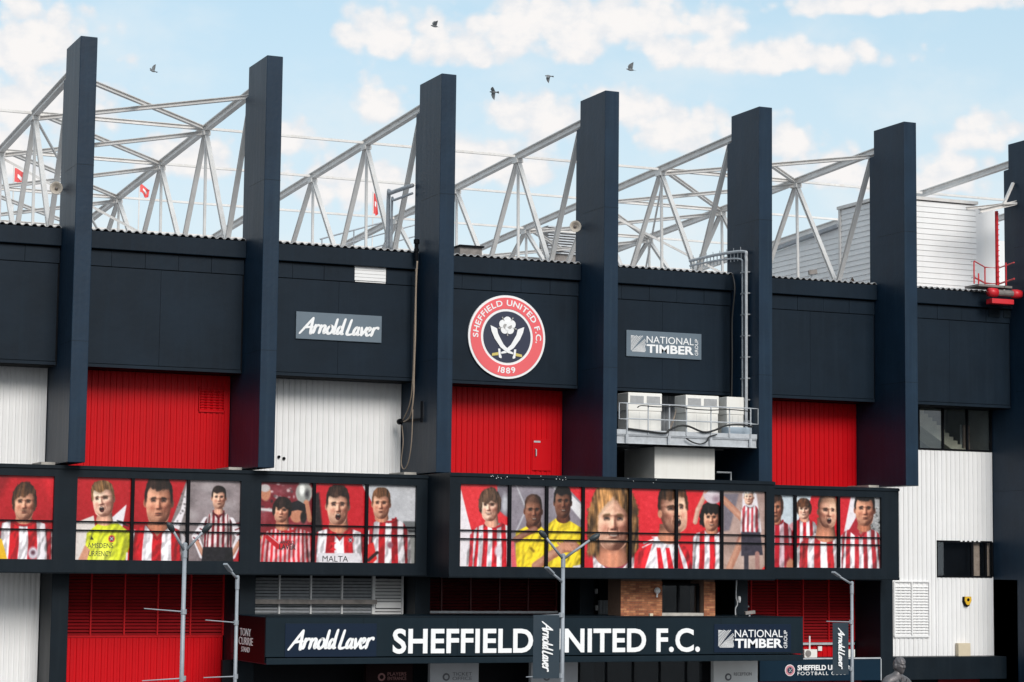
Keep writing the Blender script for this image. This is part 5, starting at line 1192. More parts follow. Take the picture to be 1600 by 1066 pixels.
cable('black_conduit', [atx(1145, 430, 23.7), atx(1148, 452, 23.7), atx(1144, 500, 23.7), atx(1144, 560, 23.7), atx(1143, 632, 23.7)], .03, RUB, 'black flexible conduit running down left of the grey cable ladder', 'conduit')
# hose hanging beside the left fin
Xh = 11.75
cable('tan_hose', [atx(x, y, Xh) for x, y in ((652, 408), (650, 450), (649, 520), (647, 580), (646, 620), (641, 650), (631, 659))], .028, TANC, 'tan hose hanging down beside the fin left of the crest', 'hose')
cable('tan_hose', [atx(x, y, Xh+.05) for x, y in ((650, 420), (648, 500), (645, 590), (640, 632), (628, 660))], .022, TANC, 'thinner tan hose hanging left of the thick one beside the fin', 'hose')
cable('tan_hose', [atx(x, y, Xh) for x, y in ((645, 640), (643, 690), (638, 722), (631, 733), (627, 722), (630, 690), (628, 665))], .018, TANC, 'thin hose loop hanging at the right edge of the white cladding', 'hose')
a, b = atx(625, 659, Xh), atx(652, 657, 11.9)
t = tag(empty('hose_bracket', (Xh, a.y, a.z)), 'black pipe bracket with round valve at the edge of the white cladding', 'bracket')
MB().tube([a, (11.9, 1.2, a.z)], .05).build('arm', BLACK, t); MB().lathe([(0, -.06), (.1, -.06), (.1, .06), (0, .06)], a, (0, 1, 0), 14).build('valve', BLACK, t); MB().tube([(11.93, 1.2, a.z-.1), (11.93, 1.2, a.z+.6)], .04).build('riser', BLACK, t)
a = atx(651, 374, 11.8); b = atx(651, 408, 11.8)
t = tag(empty('hose_reel_head', (11.8, a.y, b.z)), 'black pipe head with clamps at the roof edge left of the crest', 'pipe head')
MB().tube([(11.8, a.y, b.z), (11.8, a.y, a.z)], .06).build('pipe', BLACK, t); MB().lathe([(0, 0), (.1, 0), (.1, .14), (0, .14)], (11.8, a.y, a.z-.15), (0, 0, 1), 12).build('collar', BLACK, t); MB().lathe([(0, 0), (.085, 0), (.085, .1), (0, .1)], (11.8, a.y, a.z-.42), (0, 0, 1), 12).build('collar', BLACK, t)
# bent pipe on the roof behind the fin
Xp = 11.9
p = [atx(x, y, Xp) for x, y in ((606, 385), (606, 330), (606, 306), (611, 299), (622, 297), (648, 297))]
t = tag(empty('bent_pipe', (Xp, p[0].y, p[0].z)), 'grey double pipe bending to the fin above the roof', 'pipe')
p0_ = p[0].y
MB().tube(smooth_path3([(Xp, p0_, 16.7), (Xp, p0_, p[2].z), (Xp, p0_-.3, p[4].z), (Xp, 2.3, p[4].z-.05)]), .075, 8).build('pipe', DGALV, t, smooth=True)
MB().tube(smooth_path3([(Xp, p0_-.35, 16.7), (Xp, p0_-.35, p[2].z-.25), (Xp, p0_-.6, p[4].z-.3), (Xp, 2.3, p[4].z-.32)]), .045, 8).build('pipe', DGALV, t, smooth=True)
# ================================================================ ON AND BEYOND THE ROOF
# sloping handrails on the roof behind the fin
def roof_rail(pts_px, Y, label):
    p0, p1 = at(*pts_px[0], Y), at(*pts_px[1], Y)
    t = tag(empty('roof_handrail', (p0.x, Y, zbc(Y))), label, 'handrail')
    for k in range(4):
        q = p0+(p1-p0)*(k/3+.02); MB().tube([(q.x, Y, q.z-1.1), (q.x, Y, q.z)], .03).build('post', DGALV, t)
    for d in (0, .5, 1.0): MB().tube([(p0.x, Y, p0.z-d), (p1.x, Y, p1.z-d)], .03 if d else .035).build('rail', DGALV, t)
roof_rail(((500, 374), (648, 334)), 22.0, 'dark sloping handrail on the roof behind the trusses')
# slatted plant box
a, b = at(857, 352, 25), at(907, 402, 25)
t = tag(empty('slatted_plant', ((a.x+b.x)/2, 25, 18.2)), 'grey slatted ventilation plant standing on the roof behind the struts', 'roof plant')
box(a.x, b.x, 25.1, 26, 18.2, a.z).build('casing', GRIME, t)
me = box(-(b.x-a.x)/2, (b.x-a.x)/2, -.05, .05, 0, .06).mesh('slat', (0, 0, 0)); me.materials.append(GALV)
for q in range(11): piece('slat', me, ((a.x+b.x)/2, 25.03, a.z-.12*q-.08), t)
a, b = at(712, 385, 3.0), at(746, 396, 3.0)
t = tag(empty('roof_hatch', ((a.x+b.x)/2, 3.0, 16.35)), 'low dark hatch lying on the roof edge above the crest', 'roof hatch')
box(a.x, b.x, 2.6, 3.5, 16.40, a.z-.06).build('base', GRIME, t); box(a.x-.05, b.x+.05, 2.5, 3.6, a.z-.058, a.z).build('lid', BLACK, t)
a = at(1268, 423, 2.6)
t = tag(empty('roof_spotlight', (a.x, 2.6, 16.42)), 'small floodlight clamped on the roof edge in front of the white gable', 'floodlight')
MB().tube([(a.x, 2.6, 16.4), (a.x, 2.6, 16.62)], .03).build('stem', DGALV, t); MB().bar((a.x-.12, 2.6, 16.7), (a.x+.16, 2.5, 16.74), .2, .16).build('head', GRIME, t)
# megaphone loudspeakers
HORN = mat('faded_cream_horn', (.50, .45, .39), .5, .1, 6)
def megaphone(px, py, Xf, label):
    a = atx(px, py, Xf-.24)
    t = tag(empty('megaphone', a), label, 'loudspeaker', 'megaphone loudspeakers on the fins')
    ax = Vector((-.30, -.95, -.05)).normalized()
    MB().lathe([(.05, -.36), (.055, -.22), (.08, -.12), (.13, -.03), (.19, .015), (.205, .03), (.19, .035), (.12, -.02), (.06, -.10), (.03, -.11)], a, ax, 24).build('horn', HORN, t, smooth=True)
    MB().lathe([(.0, -.13), (.05, -.12), (.055, -.03), (.02, -.005), (0, 0)], a, ax, 14).build('driver', GRIME, t, smooth=True)
    b = a-ax*.25; MB().tube([b, (Xf-.0, b.y+.02, b.z)], .025).build('bracket', DGALV, t)
megaphone(88, 294, 0, 'cream megaphone loudspeaker on the leftmost fin')
megaphone(899, 354, 18, 'cream megaphone loudspeaker on the fin right of the crest')
# flags
def flag(px, py, Y, w, h, label, furl):
    a = at(px, py, Y); t = tag(empty('flag', (a.x, Y, zbc(Y))), label, 'flag', 'red flags beyond the roof')
    MB().tube([(a.x, Y, zbc(Y)), (a.x, Y, a.z+.1)], .035).build('pole', STEELW, t)
    mb = MB(); nx, nz = 9, 8; vs = []
    for k in range(nz+1):
        for i in range(nx+1):
            u = i/nx; v = k/nz; vs.append((a.x+w*u*(1-.25*furl*v), Y+.16*math.sin(u*8+v*2)*u, a.z-h*v-furl*w*u*.55+.05*math.sin(u*7)))
    mb.add(vs, [(k*(nx+1)+i, k*(nx+1)+i+1, (k+1)*(nx+1)+i+1, (k+1)*(nx+1)+i) for k in range(nz) for i in range(nx)]); f = mb.build('cloth', FLAGR, t, smooth=True)
    mb = MB(); mb.add([(x+0, y-.012, z) for x, y, z in vs], [(k*(nx+1)+i, k*(nx+1)+i+1, (k+1)*(nx+1)+i+1, (k+1)*(nx+1)+i) for k in (3, 4) for i in range(3, 7)]); bmv = sorted({i for f_ in mb.f for i in f_}); rm = {o_: n_ for n_, o_ in enumerate(bmv)}; mb.v = [mb.v[i] for i in bmv]; mb.f = [tuple(rm[i] for i in f_) for f_ in mb.f]; mb.build('white_patch', WPAINT, f, smooth=True)
flag(22, 263, 30, .5, .62, 'red flag at the far left behind the roof struts', .5)
flag(218, 287, 31, .52, .38, 'red flag with white patch behind the roof trusses right of the leftmost fin', .9)
flag(583, 303, 32, .25, 1.0, 'narrow drooping red flag seen through the struts left of the bent pipe', .1)
# white clad gable of the corner building
Yg = 4.2
c0_ = at(1388, 308, Yg); Xg = c0_.x; zt0 = c0_.z
bk = atx(1312, 321, Xg); lo0 = atx(1312, 356, Xg); lo1 = atx(1205, 396, Xg)
fr1 = at(1525, 321, Yg); fr2 = at(1557, 324, Yg)
gab = tag(empty('gable_building', (Xg, Yg, 16.0)), 'white clad corner building with horizontal boards rising behind the roof', 'building')
zb_ = 16.0
box(Xg+.03, fr1.x, Yg+.03, bk.y, zb_, zt0-.05).build('wall', WHITE, gab); 
MB().prism([(bk.y, zb_), (lo1.y, zb_), (lo1.y, lo1.z), (bk.y, lo0.z)], lambda y, z, e: Vector((e, y, z)), Xg+.03, Xg+8).build('rear_wing', WHITE, gab)
box(fr1.x+.002, fr2.x, Yg+.05, Yg+4, zb_, fr2.z).build('smooth_panel', WHITE, gab)
MB().box(Xg-.08, fr1.x+.05, Yg-.08, bk.y+.1, zt0, zt0+.12).build('roof_edge', STEELW, gab)
MB().bar((Xg-.03, bk.y, lo0.z+.08), (Xg-.03, lo1.y+.3, lo1.z+.08), .2, .14).build('roof_edge', DGALV, gab)
MB().box(Xg-.06, Xg+.02, bk.y-.1, bk.y+.02, zb_, zt0-.002).build('corner_trim', STEELW, gab)
pit = .213; npl = int((zt0-zb_)/pit)
def plank(length, axis):
    prof = [(0, 0), (.035, .0), (.012, pit-.012), (0, pit-.012)]
    if axis == 'x': me = MB().prism(prof, lambda y, z, e: Vector((e, -y, z)), 0, length).mesh('cladding_plank', (0, 0, 0))
    else: me = MB().prism(prof, lambda y, z, e: Vector((-y, e, z)), 0, length).mesh('cladding_plank', (0, 0, 0))
    me.materials.append(WHITE); return me
mf = plank(fr1.x-Xg, 'x'); ms_ = plank(bk.y-Yg, 'y')
for q in range(npl):
    piece('cladding_plank', mf, (Xg, Yg+.028, zb_+q*pit), gab); piece('cladding_plank', ms_, (Xg+.028, Yg+.03, zb_+q*pit), gab)
for q in range(int((lo0.z-zb_)/pit)):
    z = zb_+q*pit; tt = (lo0.z-(z+pit))/(lo0.z-lo1.z); ye = bk.y+(lo1.y-bk.y)*min(1, tt)
    if ye-bk.y > .4: piece('cladding_plank', plank(ye-bk.y, 'y'), (Xg+.028, bk.y, z), gab)
a = at(1332, 431, 2.9); tag(MB().prism([(-.16, 0), (.16, 0), (0, .25)], lambda x, z, e: Vector((a.x+x, e, 16.44+z)), 2.9, 2.93).build('warning_sign', WOOD), 'small brown triangular sign on the roof edge by the white gable', 'warning sign')
# red maintenance cradle on the parapet, and the white arm above it
Yc = 1.2
t = tag(empty('access_cradle', (at(1560, 460, Yc).x, Yc, 16.0)), 'red steel access cradle with rollers hanging over the roof edge at far right', 'access cradle')
zr = at(1565, 458, Yc).z
for px in (1551, 1588):
    a = at(px, 456, Yc); MB().lathe([(0, -.2), (.16, -.18), (.175, 0), (.16, .18), (0, .2)], (a.x, Yc, zr), (1, 0, 0), 16).build('roller', REDS, t, smooth=True)
a, b = at(1553, 456, Yc), at(1588, 456, Yc); MB().tube([(a.x, Yc, zr), (b.x, Yc, zr)], .12, 12).build('drum', GRIME, t)
a, b = at(1548, 466, Yc), at(1582, 468, Yc); box(a.x, b.x, Yc-.1, Yc+.3, zr-.42, zr-.23).build('beam', REDS, t, bevel=.02)
a, b = at(1522, 446, 1.6), at(1574, 446, 1.6); box(a.x, b.x, 1.3, 2.2, zr+.22, zr+.30).build('floor', GRIME, t)
g0 = [at(1523, y, 1.35) for y in (408, 427, 438, 452)]; zt_ = g0[0].z; zf = zr+.3
for px, Y_ in ((1522, 1.35), (1539, 2.6), (1560, 2.6), (1572, 1.2), (1529, 1.35)):
    q = at(px, 430, Y_); MB().tube([(q.x, Y_, zf), (q.x, Y_, zt_ if px != 1529 else zf+.4)], .028).build('post', REDS, t)
for z in (zt_, zt_-.62, zf+.25):
    q0, q1, q2, q3 = at(1522, 430, 1.35), at(1539, 430, 2.6), at(1560, 430, 2.6), at(1572, 430, 1.2)
    MB().tube([(q0.x, 1.35, z), (q1.x, 2.6, z), (q2.x, 2.6, z), (q3.x+.22, 1.0, z)], .026).build('rail', REDS, t)
for z in (zt_, zt_-.62): q = at(1522, 430, 1.35); MB().tube([(q.x, 1.35, z), (q.x-.3, 1.1, z-.06)], .016).build('rail_end', DGALV, t)
a = at(1557, 330, 2.0); MB().bar((a.x, 2.0, zf), (a.x, 2.0, a.z), .09, .09, 'H').build('mast', REDS, t)
for q in range(14): MB().box(a.x-.06, a.x+.06, 1.92, 1.94, zf+.2+q*.2, zf+.23+q*.2).build('mast_rung', REDS, t)
t = tag(empty('crane_arm', at(1560, 325, 1.6)), 'white steel arm with a short upright beside the last fin on the right', 'crane arm')
a, b = at(1531, 330, 1.6), at(1640, 305, 1.6); MB().bar(a, b, .22, .17, 'H').build('jib', STEELW, t)
a, b = at(1510, 326, 2.2), at(1640, 312, 2.2); MB().bar(a, b, .12, .10, 'H').build('jib', STEELW, t)
a, b = at(1567, 322, 1.6), at(1583, 286, 1.6); MB().bar(a, b, .12, .08).build('strut', STEELW, t)
a, b = at(1567, 318, 1.5), at(1640, 318, 1.5); MB().bar(a, b, .08, .08).build('strut', STEELW, t)

# ================================================================ SMALL THINGS ON THE WALLS
a = at(1510, 938, 3.2)
t = tag(empty('alarm_bell', a), 'yellow and black shield alarm box on the white wall', 'alarm box')
sh = [(u*1.15, v*1.15) for u, v in [(-.14, .13), (.14, .13), (.15, -.02), (.08, -.16), (0, -.20), (-.08, -.16), (-.15, -.02)]]
MB().prism(sh, lambda u, v, e: Vector((a.x+u-.02, e, a.z+v-.02)), 3.20, 3.12).build('back', BLACK, t); MB().prism([(u*.85, v*.85+.01) for u, v in sh], lambda u, v, e: Vector((a.x+u, e, a.z+v)), 3.119, 3.08).build('cover', YELL, t)
MB().lathe([(0, 0), (.06, 0), (.06, .01), (0, .01)], (a.x, 3.079, a.z+.02), (0, -1, 0), 12).build('emblem', BLACK, t)
a, b = at(1494, 1005, 3.15), at(1513, 1026, 3.15); o = tag(box(a.x, b.x, 3.0, 3.2, b.z, a.z).build('meter_box', BEIGE, bevel=.01), 'beige box at the foot of the white wall below the alarm', 'meter box')
a = at(1371, 989, 2.2); tag(MB().lathe([(0, 0), (.06, .01), (.07, .06), (.05, .10), (0, .11)], (a.x, 2.2, a.z), (0, -1, 0), 12).build('wall_light', WPAINT, smooth=True), 'small round white light on the dark wall left of the white wall', 'wall light')
a = at(668, 928, 2.2); tag(MB().lathe([(0, 0), (.05, .01), (.06, .05), (0, .10)], (a.x, 2.2, a.z), (0, -1, 0), 12).build('wall_light', WPAINT, smooth=True), 'small white light under the left end of the projecting box', 'wall light')
for y_, nm in ((924, 'upper'), (950, 'lower')):
    a = at(932, y_, YL-.2); t = tag(empty('bulkhead_light', a), nm+' of two small white lights left of the brickwork', 'wall light')
    box(a.x-.055, a.x+.055, YL-.22, YL-.12, a.z-.09, a.z+.09).build('lens', WPAINT, t, bevel=.02); box(a.x-.07, a.x+.07, YL-.119, YL-.0, a.z-.1, a.z+.1).build('base', BLACK, t)
a = at(1027, 923, YK-.08); t = tag(empty('globe_light', a), 'round white lamp on the brick pier', 'wall lamp')
MB().lathe([(0, -.11), (.08, -.08), (.115, 0), (.08, .08), (0, .11)], a, (0, -1, 0), 18).build('globe', WPAINT, t, smooth=True); MB().tube([a+Vector((0, .0, -.1)), a+Vector((0, .03, -.22))], .03).build('stem', WPAINT, t)
a = at(1018, 961, YK-.1); tag(box(a.x-.06, a.x+.06, YK-.1, YK-.001, a.z-.09, a.z+.05).build('junction_box', BEIGE), 'small cream box low on the brick pier', 'junction box')
a, b = at(1123, 924, 3.2), at(1135, 955, 3.2); t = tag(empty('meter_cabinet', ((a.x+b.x)/2, 3.2, b.z)), 'grey metal cabinet in the dark recess right of the brick column', 'cabinet')
box(a.x, b.x, 3.15, 3.4, b.z, a.z).build('casing', GALV, t, bevel=.01); box(a.x+.04, b.x-.04, 3.14, 3.149, b.z+.35, a.z-.06).build('door', DGALV, t)
MB().tube([(a.x-.12, 3.1, b.z-.06), (b.x+.1, 3.1, b.z-.06)], .02).build('rail', GALV, t)
for y_, nm in ((945, 'upper'), (959, 'lower')):
    a = at(1143, y_, 3.1); t = tag(empty('lantern', a), nm+' of two small pale lanterns beside the white cable', 'lantern'); box(a.x-.05, a.x+.05, 3.05, 3.15, a.z-.07, a.z+.07).build('glass', BEIGE, t, bevel=.015); box(a.x-.06, a.x+.06, 3.04, 3.16, a.z+.071, a.z+.1).build('cap', BLACK, t)
cable('white_cable', [at(x, y, 1.0) for x, y in ((1151, 906), (1150, 930), (1152, 944), (1149, 952), (1150, 968))], .022, WPAINT, 'white cable hanging in the recess behind the canopy')
a = at(1155, 937, 1.0); tag(MB().lathe([(0, -.12), (.05, -.1), (.06, 0), (.05, .1), (0, .12)], a, (0, 0, 1), 10).build('cable_fitting', WPAINT, smooth=True), 'white capsule fitting next to the hanging white cable', 'fitting')
a, b = at(1151, 946, 2.6), at(1170, 948, 2.6); tag(MB().tube([a, b], .03).build('bracket_rail', DGALV), 'short grey rail right of the white cable', 'rail')
# things on the roof of the blue canopy
a, b = at(1257, 1015, 1.9), at(1277, 1031, 1.9); t = tag(empty('condenser_unit', ((a.x+b.x)/2, 1.9, shop.location.z+.6)), 'small cream condenser box on top of the blue shop canopy', 'condenser')
ztop = at(1280, 1029, YH).z; box(a.x, b.x, 1.9, 2.2, ztop, a.z).build('casing', ACW, t, bevel=.012); MB().lathe([(0, 0), (.12, 0), (.12, .01), (0, .01)], (a.x+.15, 1.899, (a.z+ztop)/2), (0, -1, 0), 18).build('fan_grille', GRIME, t)
a, b = at(1325, 1015, 1.9), at(1336, 1030, 1.9); t = tag(box(a.x, b.x, 1.9, 2.2, ztop, a.z).build('condenser_unit', ACW, bevel=.012), 'narrow cream condenser box behind the right lamp post on the shop canopy', 'condenser')
a = at(1265, 994, 2.0); tag(MB().tube([(a.x, 2.0, ztop), (a.x, 2.0, a.z)], .03).build('vent_pipe', WPAINT), 'thin white upright pipe on the shop canopy in front of the red louvre', 'pipe')
a, b = at(1278, 1010, YL-.06), at(1284, 1017, YL-.06); tag(box(a.x, b.x, YL-.08, YL-.01, b.z, a.z).build('switch_box', WPAINT), 'tiny white switch box on the red wall above the condenser', 'switch box')
a, b = at(1164, 958, -1.2), at(1178, 966, -1.2); t = tag(empty('camera', ((a.x+b.x)/2, -1.2, cz1)), 'small grey camera lying on the canopy edge', 'camera')
MB().bar((a.x, -1.2, cz1+.12), (b.x, -1.25, cz1+.16), .12, .11).build('housing', GRIME, t); MB().tube([((a.x+b.x)/2, -1.2, cz1), ((a.x+b.x)/2, -1.2, cz1+.1)], .03).build('stem', GALV, t)
a = at(438, 716, 3.1); t = tag(empty('wall_socket', a), 'two small dark plugs low on the white upper cladding', 'socket')
for q in (0, 8): b = at(436+q, 714+q*.3, 3.2); MB().lathe([(0, 0), (.05, 0), (.05, .06), (0, .06)], (b.x, 3.25, b.z), (0, -1, 0), 10).build('plug', BLACK, t)

# ================================================================ LAMP POSTS AND BANNERS
def lamp_post(px, ptop, Y, arms, rods, label, rad=.054):
    a = at(px, ptop, Y); t = tag(empty('lamp_post', (a.x, Y, 0)), label, 'lamp post', 'grey lamp posts in front of the stand')
    MB().tube([(a.x, Y, 0), (a.x, Y, a.z)], rad*1.15, 14, rad*.9).build('pole', POLE, t, smooth=True)
    MB().lathe([(rad*1.7, 0), (rad*1.7, .9), (rad*1.2, .95)], (a.x, Y, 0), (0, 0, 1), 14).build('base', POLE, t)
    MB().lathe([(rad*1.15, -.32), (rad*1.15, .02), (rad*.6, .05)], a, (0, 0, 1), 14).build('collar', POLE, t)
    for (q0, q1, head) in arms:
        p, q = at(*q0, Y), at(*q1, Y); p.y = Y; q.y = Y-.25
        arm_ = MB().tube([p, q], .038, 8, .03).build('arm', POLE, t, smooth=True)
        d = (q-p).normalized()
        if head == 2: MB().lathe([(.02, -.05), (.06, -.01), (.08, .09), (.065, .21), (.02, .27)], q, d+Vector((0, 0, -.12)), 12).build('lamp_head', LAMPH, t, smooth=True)
        elif head == 1: MB().bar(q-d*.05, q+d*.28+Vector((0, 0, .02)), .13, .055).build('lamp_head', POLE, t, bevel=.012)
    for (q0, q1) in rods:
        p, q = at(*q0, Y), at(*q1, Y); MB().tube([p, q], .018, 6, .012).build('banner_rod', POLE, t); MB().lathe([(rad*1.35, -.06), (rad*1.35, .06)], p if abs(p.x-a.x) < .3 else q, (0, 0, 1), 10).build('clamp', POLE, t)
    return t
YD, YS1 = -14.0, -10.0
lamp_post(289, 851, YD, [((289, 862), (266, 829), 2), ((289, 862), (314, 830), 2)], [((287, 956), (225, 951)), ((286, 1060), (222, 1064))], 'leftmost grey lamp post with two dark lamp heads and no banner')
lamp_post(371, 902, YS1, [((371, 905), (355, 891), 1)], [((369, 973), (321, 969)), ((368, 1057), (318, 1059))], 'grey lamp post with one short arm in front of the canopy end, second from left', .048)
lamp_post(880, 868, YD, [((880, 874), (846, 839), 2), ((880, 874), (917, 843), 2), ((878, 909), (856, 895), 1)], [((877, 961), (834, 962)), ((877, 1056), (822, 1058))], 'tall grey twin lamp post carrying the long banner before the canopy')
lamp_post(1331, 911, YS1, [((1331, 913), (1303, 900), 1)], [((1330, 972), (1291, 971)), ((1330, 1045), (1296, 1047))], 'rightmost grey lamp post with one arm and a short banner', .048)
BANN = mat('navy_banner_cloth', (.010, .026, .042), .6, .1, 2)
def banner(x0, x1, y0, y1, Y, label):
    a, b = at(x0, y0, Y), at(x1, y1, Y); t = tag(empty('banner', ((a.x+b.x)/2, Y, b.z)), label, 'banner', 'navy banners on lamp posts')
    mb = MB(); n = 10; w = b.x-a.x; h = a.z-b.z
    for s_, e in ((0, 0), (1, .006)):
        pass
    vs = []; m = 14
    for e in (0, .006):
        for k in range(m+1):
            for i in range(n+1): vs.append((a.x+w*i/n, Y+.012*math.sin(i/n*3.1)*math.sin(k/m*5)+e, b.z+h*k/m))
    st = (n+1)*(m+1); fs = []
    for o_ in (0, st): fs += [(o_+k*(n+1)+i, o_+k*(n+1)+i+1, o_+(k+1)*(n+1)+i+1, o_+(k+1)*(n+1)+i) for k in range(m) for i in range(n)]
    mb.add(vs, fs); mb.build('cloth', BANN, t, smooth=True)
    brush_text(Vector((a.x+w*.32, Y-.016, a.z-h*.10)), h*.80, w*.40, WPAINT, t, U=Vector((0, 0, -1)), Vv=X_, shear=.25, wd=.26)
banner(833.5, 874, 961, 1060, YD-.02, 'large navy banner with white script on the middle twin lamp post')
banner(1301, 1326, 973, 1054, YS1-.02, 'smaller navy banner with white script on the rightmost lamp post')

# ================================================================ STATUE
Yt = -25.0
hp = at(1402, 1041, Yt); xs, zh = hp.x, hp.z             # centre of the head
k_ = 1.5                                                # over life size
st = tag(empty('statue', (xs, Yt, 0)), 'dark bronze statue of a man in a jacket, head turned right, before the white wall', 'statue')
fz = zh-1.62*k_
def skin(joints, edges, name, m, parent):
    me = bpy.data.meshes.new(name); b = BASE[parent.name]; me.from_pydata([Vector(j[0])-b for j in joints], edges, []); me.update()
    o = bpy.data.objects.new(name, me); col.objects.link(o); o.parent = parent
    md = o.modifiers.new('skin', 'SKIN'); md.use_smooth_shade = True
    for v, j in zip(me.skin_vertices[0].data, joints): v.radius = (j[1], j[2] if len(j) > 2 else j[1])
    me.skin_vertices[0].data[0].use_root = True
    sb = o.modifiers.new('sub', 'SUBSURF'); sb.levels = 2; sb.render_levels = 2
    bpy.context.view_layer.update()
    ev = bpy.data.meshes.new_from_object(o.evaluated_get(bpy.context.evaluated_depsgraph_get())); vs = [v.co+b for v in ev.vertices]; fs = [tuple(p.vertices) for p in ev.polygons]
    bpy.data.objects.remove(o); return vs, fs
P = lambda x, y, z: (xs+x*k_, Yt+y*k_, fz+z*k_)
q = k_
J = [(P(0, 0, .95), .17*q, .13*q), (P(0, 0, 1.15), .165*q, .125*q), (P(0, .01, 1.32), .185*q, .13*q), (P(0, .02, 1.42), .13*q, .11*q), (P(.01, .01, 1.50), .062*q), (P(.015, 0, 1.57), .06*q),
     (P(-.17, .02, 1.40), .085*q), (P(-.225, .03, 1.28), .07*q), (P(-.26, .04, 1.08), .058*q), (P(-.25, -.03, .86), .045*q), (P(-.25, -.06, .76), .042*q, .025*q),
     (P(.17, .02, 1.40), .085*q), (P(.225, .03, 1.28), .07*q), (P(.26, .03, 1.08), .058*q), (P(.26, -.05, .87), .045*q), (P(.25, -.08, .77), .042*q, .025*q),
     (P(-.10, 0, .88), .11*q), (P(-.11, 0, .5), .08*q), (P(-.12, .02, .1), .06*q), (P(-.13, -.12, .04), .05*q, .035*q),
     (P(.10, 0, .88), .11*q), (P(.11, -.02, .5), .08*q), (P(.12, 0, .1), .06*q), (P(.14, -.14, .04), .05*q, .035*q)]
E_ = [(0, 1), (1, 2), (2, 3), (3, 4), (4, 5), (3, 6), (6, 7), (7, 8), (8, 9), (9, 10), (3, 11), (11, 12), (12, 13), (13, 14), (14, 15), (0, 16), (16, 17), (17, 18), (18, 19), (0, 20), (20, 21), (21, 22), (22, 23)]
vs, fs = skin(J, E_, 'figure', BRONZE, st)
# head: a sphere pushed into a face looking along +X
mb = MB(); mb.add(vs, fs); nu, nv = 72, 56; hv = []; yaw_h = R(-80)
for i in range(nv+1):
    th = math.pi*i/nv
    for j in range(nu):
        ph = 2*math.pi*j/nu; x, y, z = math.sin(th)*math.cos(ph), math.sin(th)*math.sin(ph), math.cos(th)
        fr_ = max(0, x)**2; r = Vector((x*.098, y*.077, z*.125))
        g_ = lambda a, s: math.exp(-(a/s)**2)
        if z < 0: r.x += .024*fr_*g_(z+.80, .25); r.y *= 1-.22*(-z)
        nb = max(0, min(1, (.22-z)/.45))                                    # the nose grows from bridge to tip
        r.x += (.012+.026*nb)*g_(z+.10, .24)*g_(y, .17)*fr_*(1 if z > -.30 else max(0, 1-(-.30-z)/.08))
        r.x -= .020*g_(z-.10, .11)*(g_(y-.40, .19)+g_(y+.40, .19))*fr_     # eye sockets
        r.x += .011*g_(z-.08, .06)*(g_(y-.40, .10)+g_(y+.40, .10))*fr_     # eyeballs
        r.x += .016*g_(z-.27, .09)*fr_*g_(y, .75)                          # brow
        r.x += .010*g_(z+.05, .14)*(g_(y-.62, .16)+g_(y+.62, .16))         # cheekbones
        r.x += .012*(g_(z+.47, .05)+g_(z+.60, .05))*g_(y, .24)*fr_         # lips
        r.x -= .010*g_(z+.535, .022)*g_(y, .26)*fr_
        r.x -= .008*g_(z+.70, .05)*g_(y, .3)*fr_
        r.x += .016*g_(z+.86, .12)*g_(y, .3)                               # chin
        hair = 1 if (z > .38 or (x < .15 and z > -.35)) else 0
        if hair: r *= 1.10+.05*math.sin(9*y+7*z)*math.sin(8*x+3)+(.07 if z > .45 and x > .2 else 0)
        if abs(abs(y)-.98) < .12 and abs(z+.02) < .25 and abs(x) < .2: r.y *= 1.16
        X1 = r.x*math.cos(yaw_h)-r.y*math.sin(yaw_h); Y1 = r.x*math.sin(yaw_h)+r.y*math.cos(yaw_h)
        hv.append((xs+(.03+X1)*k_, Yt+(-.01+Y1)*k_, zh+r.z*k_))
mb.add(hv, [(i*nu+j, i*nu+(j+1) % nu, (i+1)*nu+(j+1) % nu, (i+1)*nu+j) for i in range(nv) for j in range(nu)])
mb.build('figure', BRONZE, st, smooth=True)
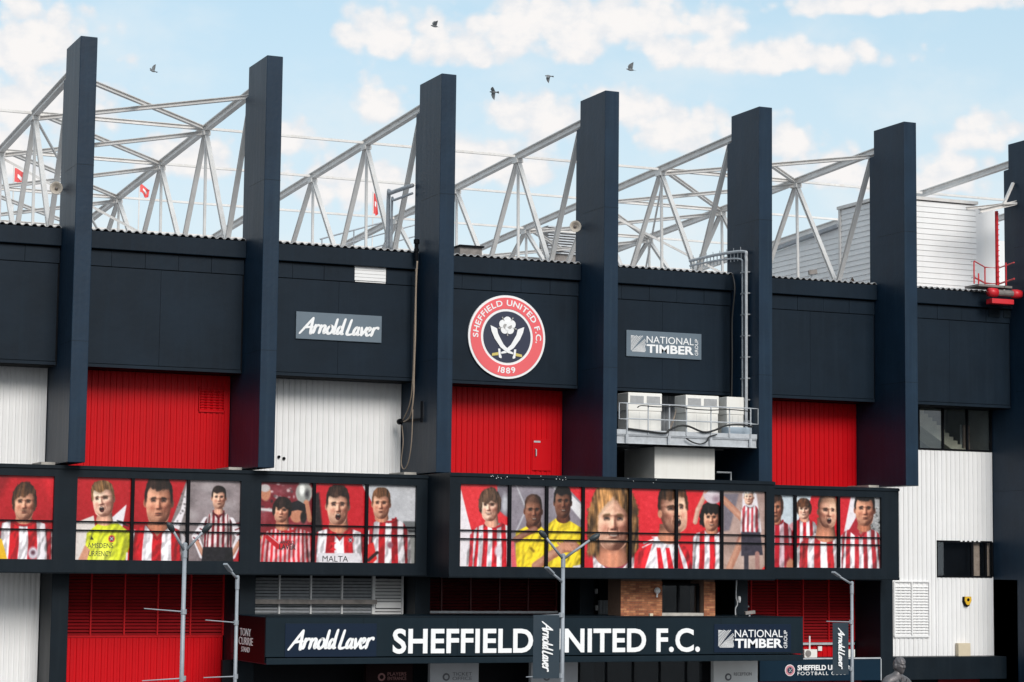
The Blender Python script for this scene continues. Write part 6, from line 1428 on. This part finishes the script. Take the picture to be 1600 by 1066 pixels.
# jacket lapels, collar and tie
for s in (-1, 1):
    MB().prism([(s*.015, 1.20), (s*.075, 1.44), (s*.12, 1.40), (s*.075, 1.30)], lambda u, v, e: Vector((xs+u*k_, Yt+(e-.10-.05*(1.44-v))*k_, fz+v*k_)), -.045, -.02).build('lapel', BRONZE, st)
MB().prism([(-.02, 1.46), (.02, 1.46), (.028, 1.25), (0, 1.21), (-.028, 1.25)], lambda u, v, e: Vector((xs+u*k_, Yt+(e-.10)*k_, fz+v*k_)), -.045, -.025).build('tie', BRONZE, st)
pl = box(xs-.7, xs+.7, Yt-.6, Yt+.6, 0, fz-.12).build('plinth', STONE, st, bevel=.03); box(xs-.8, xs+.8, Yt-.7, Yt+.7, fz-.119, fz+.01).build('plinth_cap', STONE, st, bevel=.02)

# ================================================================ BIRDS
def bird(px, py, Y, heading, bank, up, label, sc=1.0):
    c = at(px, py, Y); mb = MB()
    prof = [(.005, -.17), (.03, -.13), (.055, -.05), (.062, .02), (.05, .09), (.03, .125), (.032, .15), (.02, .178), (.004, .195)]
    mb.lathe(prof, (0, 0, 0), (1, 0, 0), 10)
    mb.add([(-.12, -.025, .005), (-.12, .025, .005), (-.27, .065, 0), (-.28, 0, 0), (-.27, -.065, 0), (-.12, 0, -.012)], [(0, 1, 2, 3, 4), (0, 5, 3), (1, 2, 5), (4, 0, 5)])
    for s in (-1, 1):
        u = up if s > 0 else up*.75
        a0 = Vector((.08, s*.03, .02)); 
        def W(d, x, t): return (x, s*(.03+d*math.cos(u)), .02+d*math.sin(u)+t)
        pts = [W(0, .09, 0), W(.13, .12, .01), W(.26, .06, .0), W(.36, -.05, -.01), W(.22, -.07, 0), W(.1, -.08, 0), W(0, -.08, 0)]
        pts2 = [(x, y, z-.008) for x, y, z in pts]
        n = len(pts); mb.add(pts+pts2, [tuple(range(n)), tuple(range(n, 2*n))]+[(i, (i+1) % n, n+(i+1) % n, n+i) for i in range(n)])
    Rm = Matrix.Rotation(heading, 3, 'Z') @ Matrix.Rotation(-.12, 3, 'Y') @ Matrix.Rotation(bank, 3, 'X')
    mb.v = [tuple(c+Rm @ (Vector(v)*sc*.72)) for v in mb.v]
    o = mb.build('bird', BIRD); return tag(o, label, 'bird', 'pigeons in flight above the stand')
bird(239, 111, 12, R(200), .2, R(65), 'bird with raised wings above the leftmost roof truss, between two fins', 1.0)
bird(679, 41, 14, R(175), -.3, R(55), 'topmost bird, flying in front of a cloud', 1.15)
bird(771, 144, 8, R(140), .9, R(-25), 'lowest bird, right beside the fin left of the crest', 1.1)
bird(857, 119, 12, R(150), .5, R(-60), 'bird with wings down between the two middle fins', 1.05)
bird(985, 109, 12, R(170), -.2, R(75), 'bird with one wing straight up, above the fin right of the crest', 1.25)
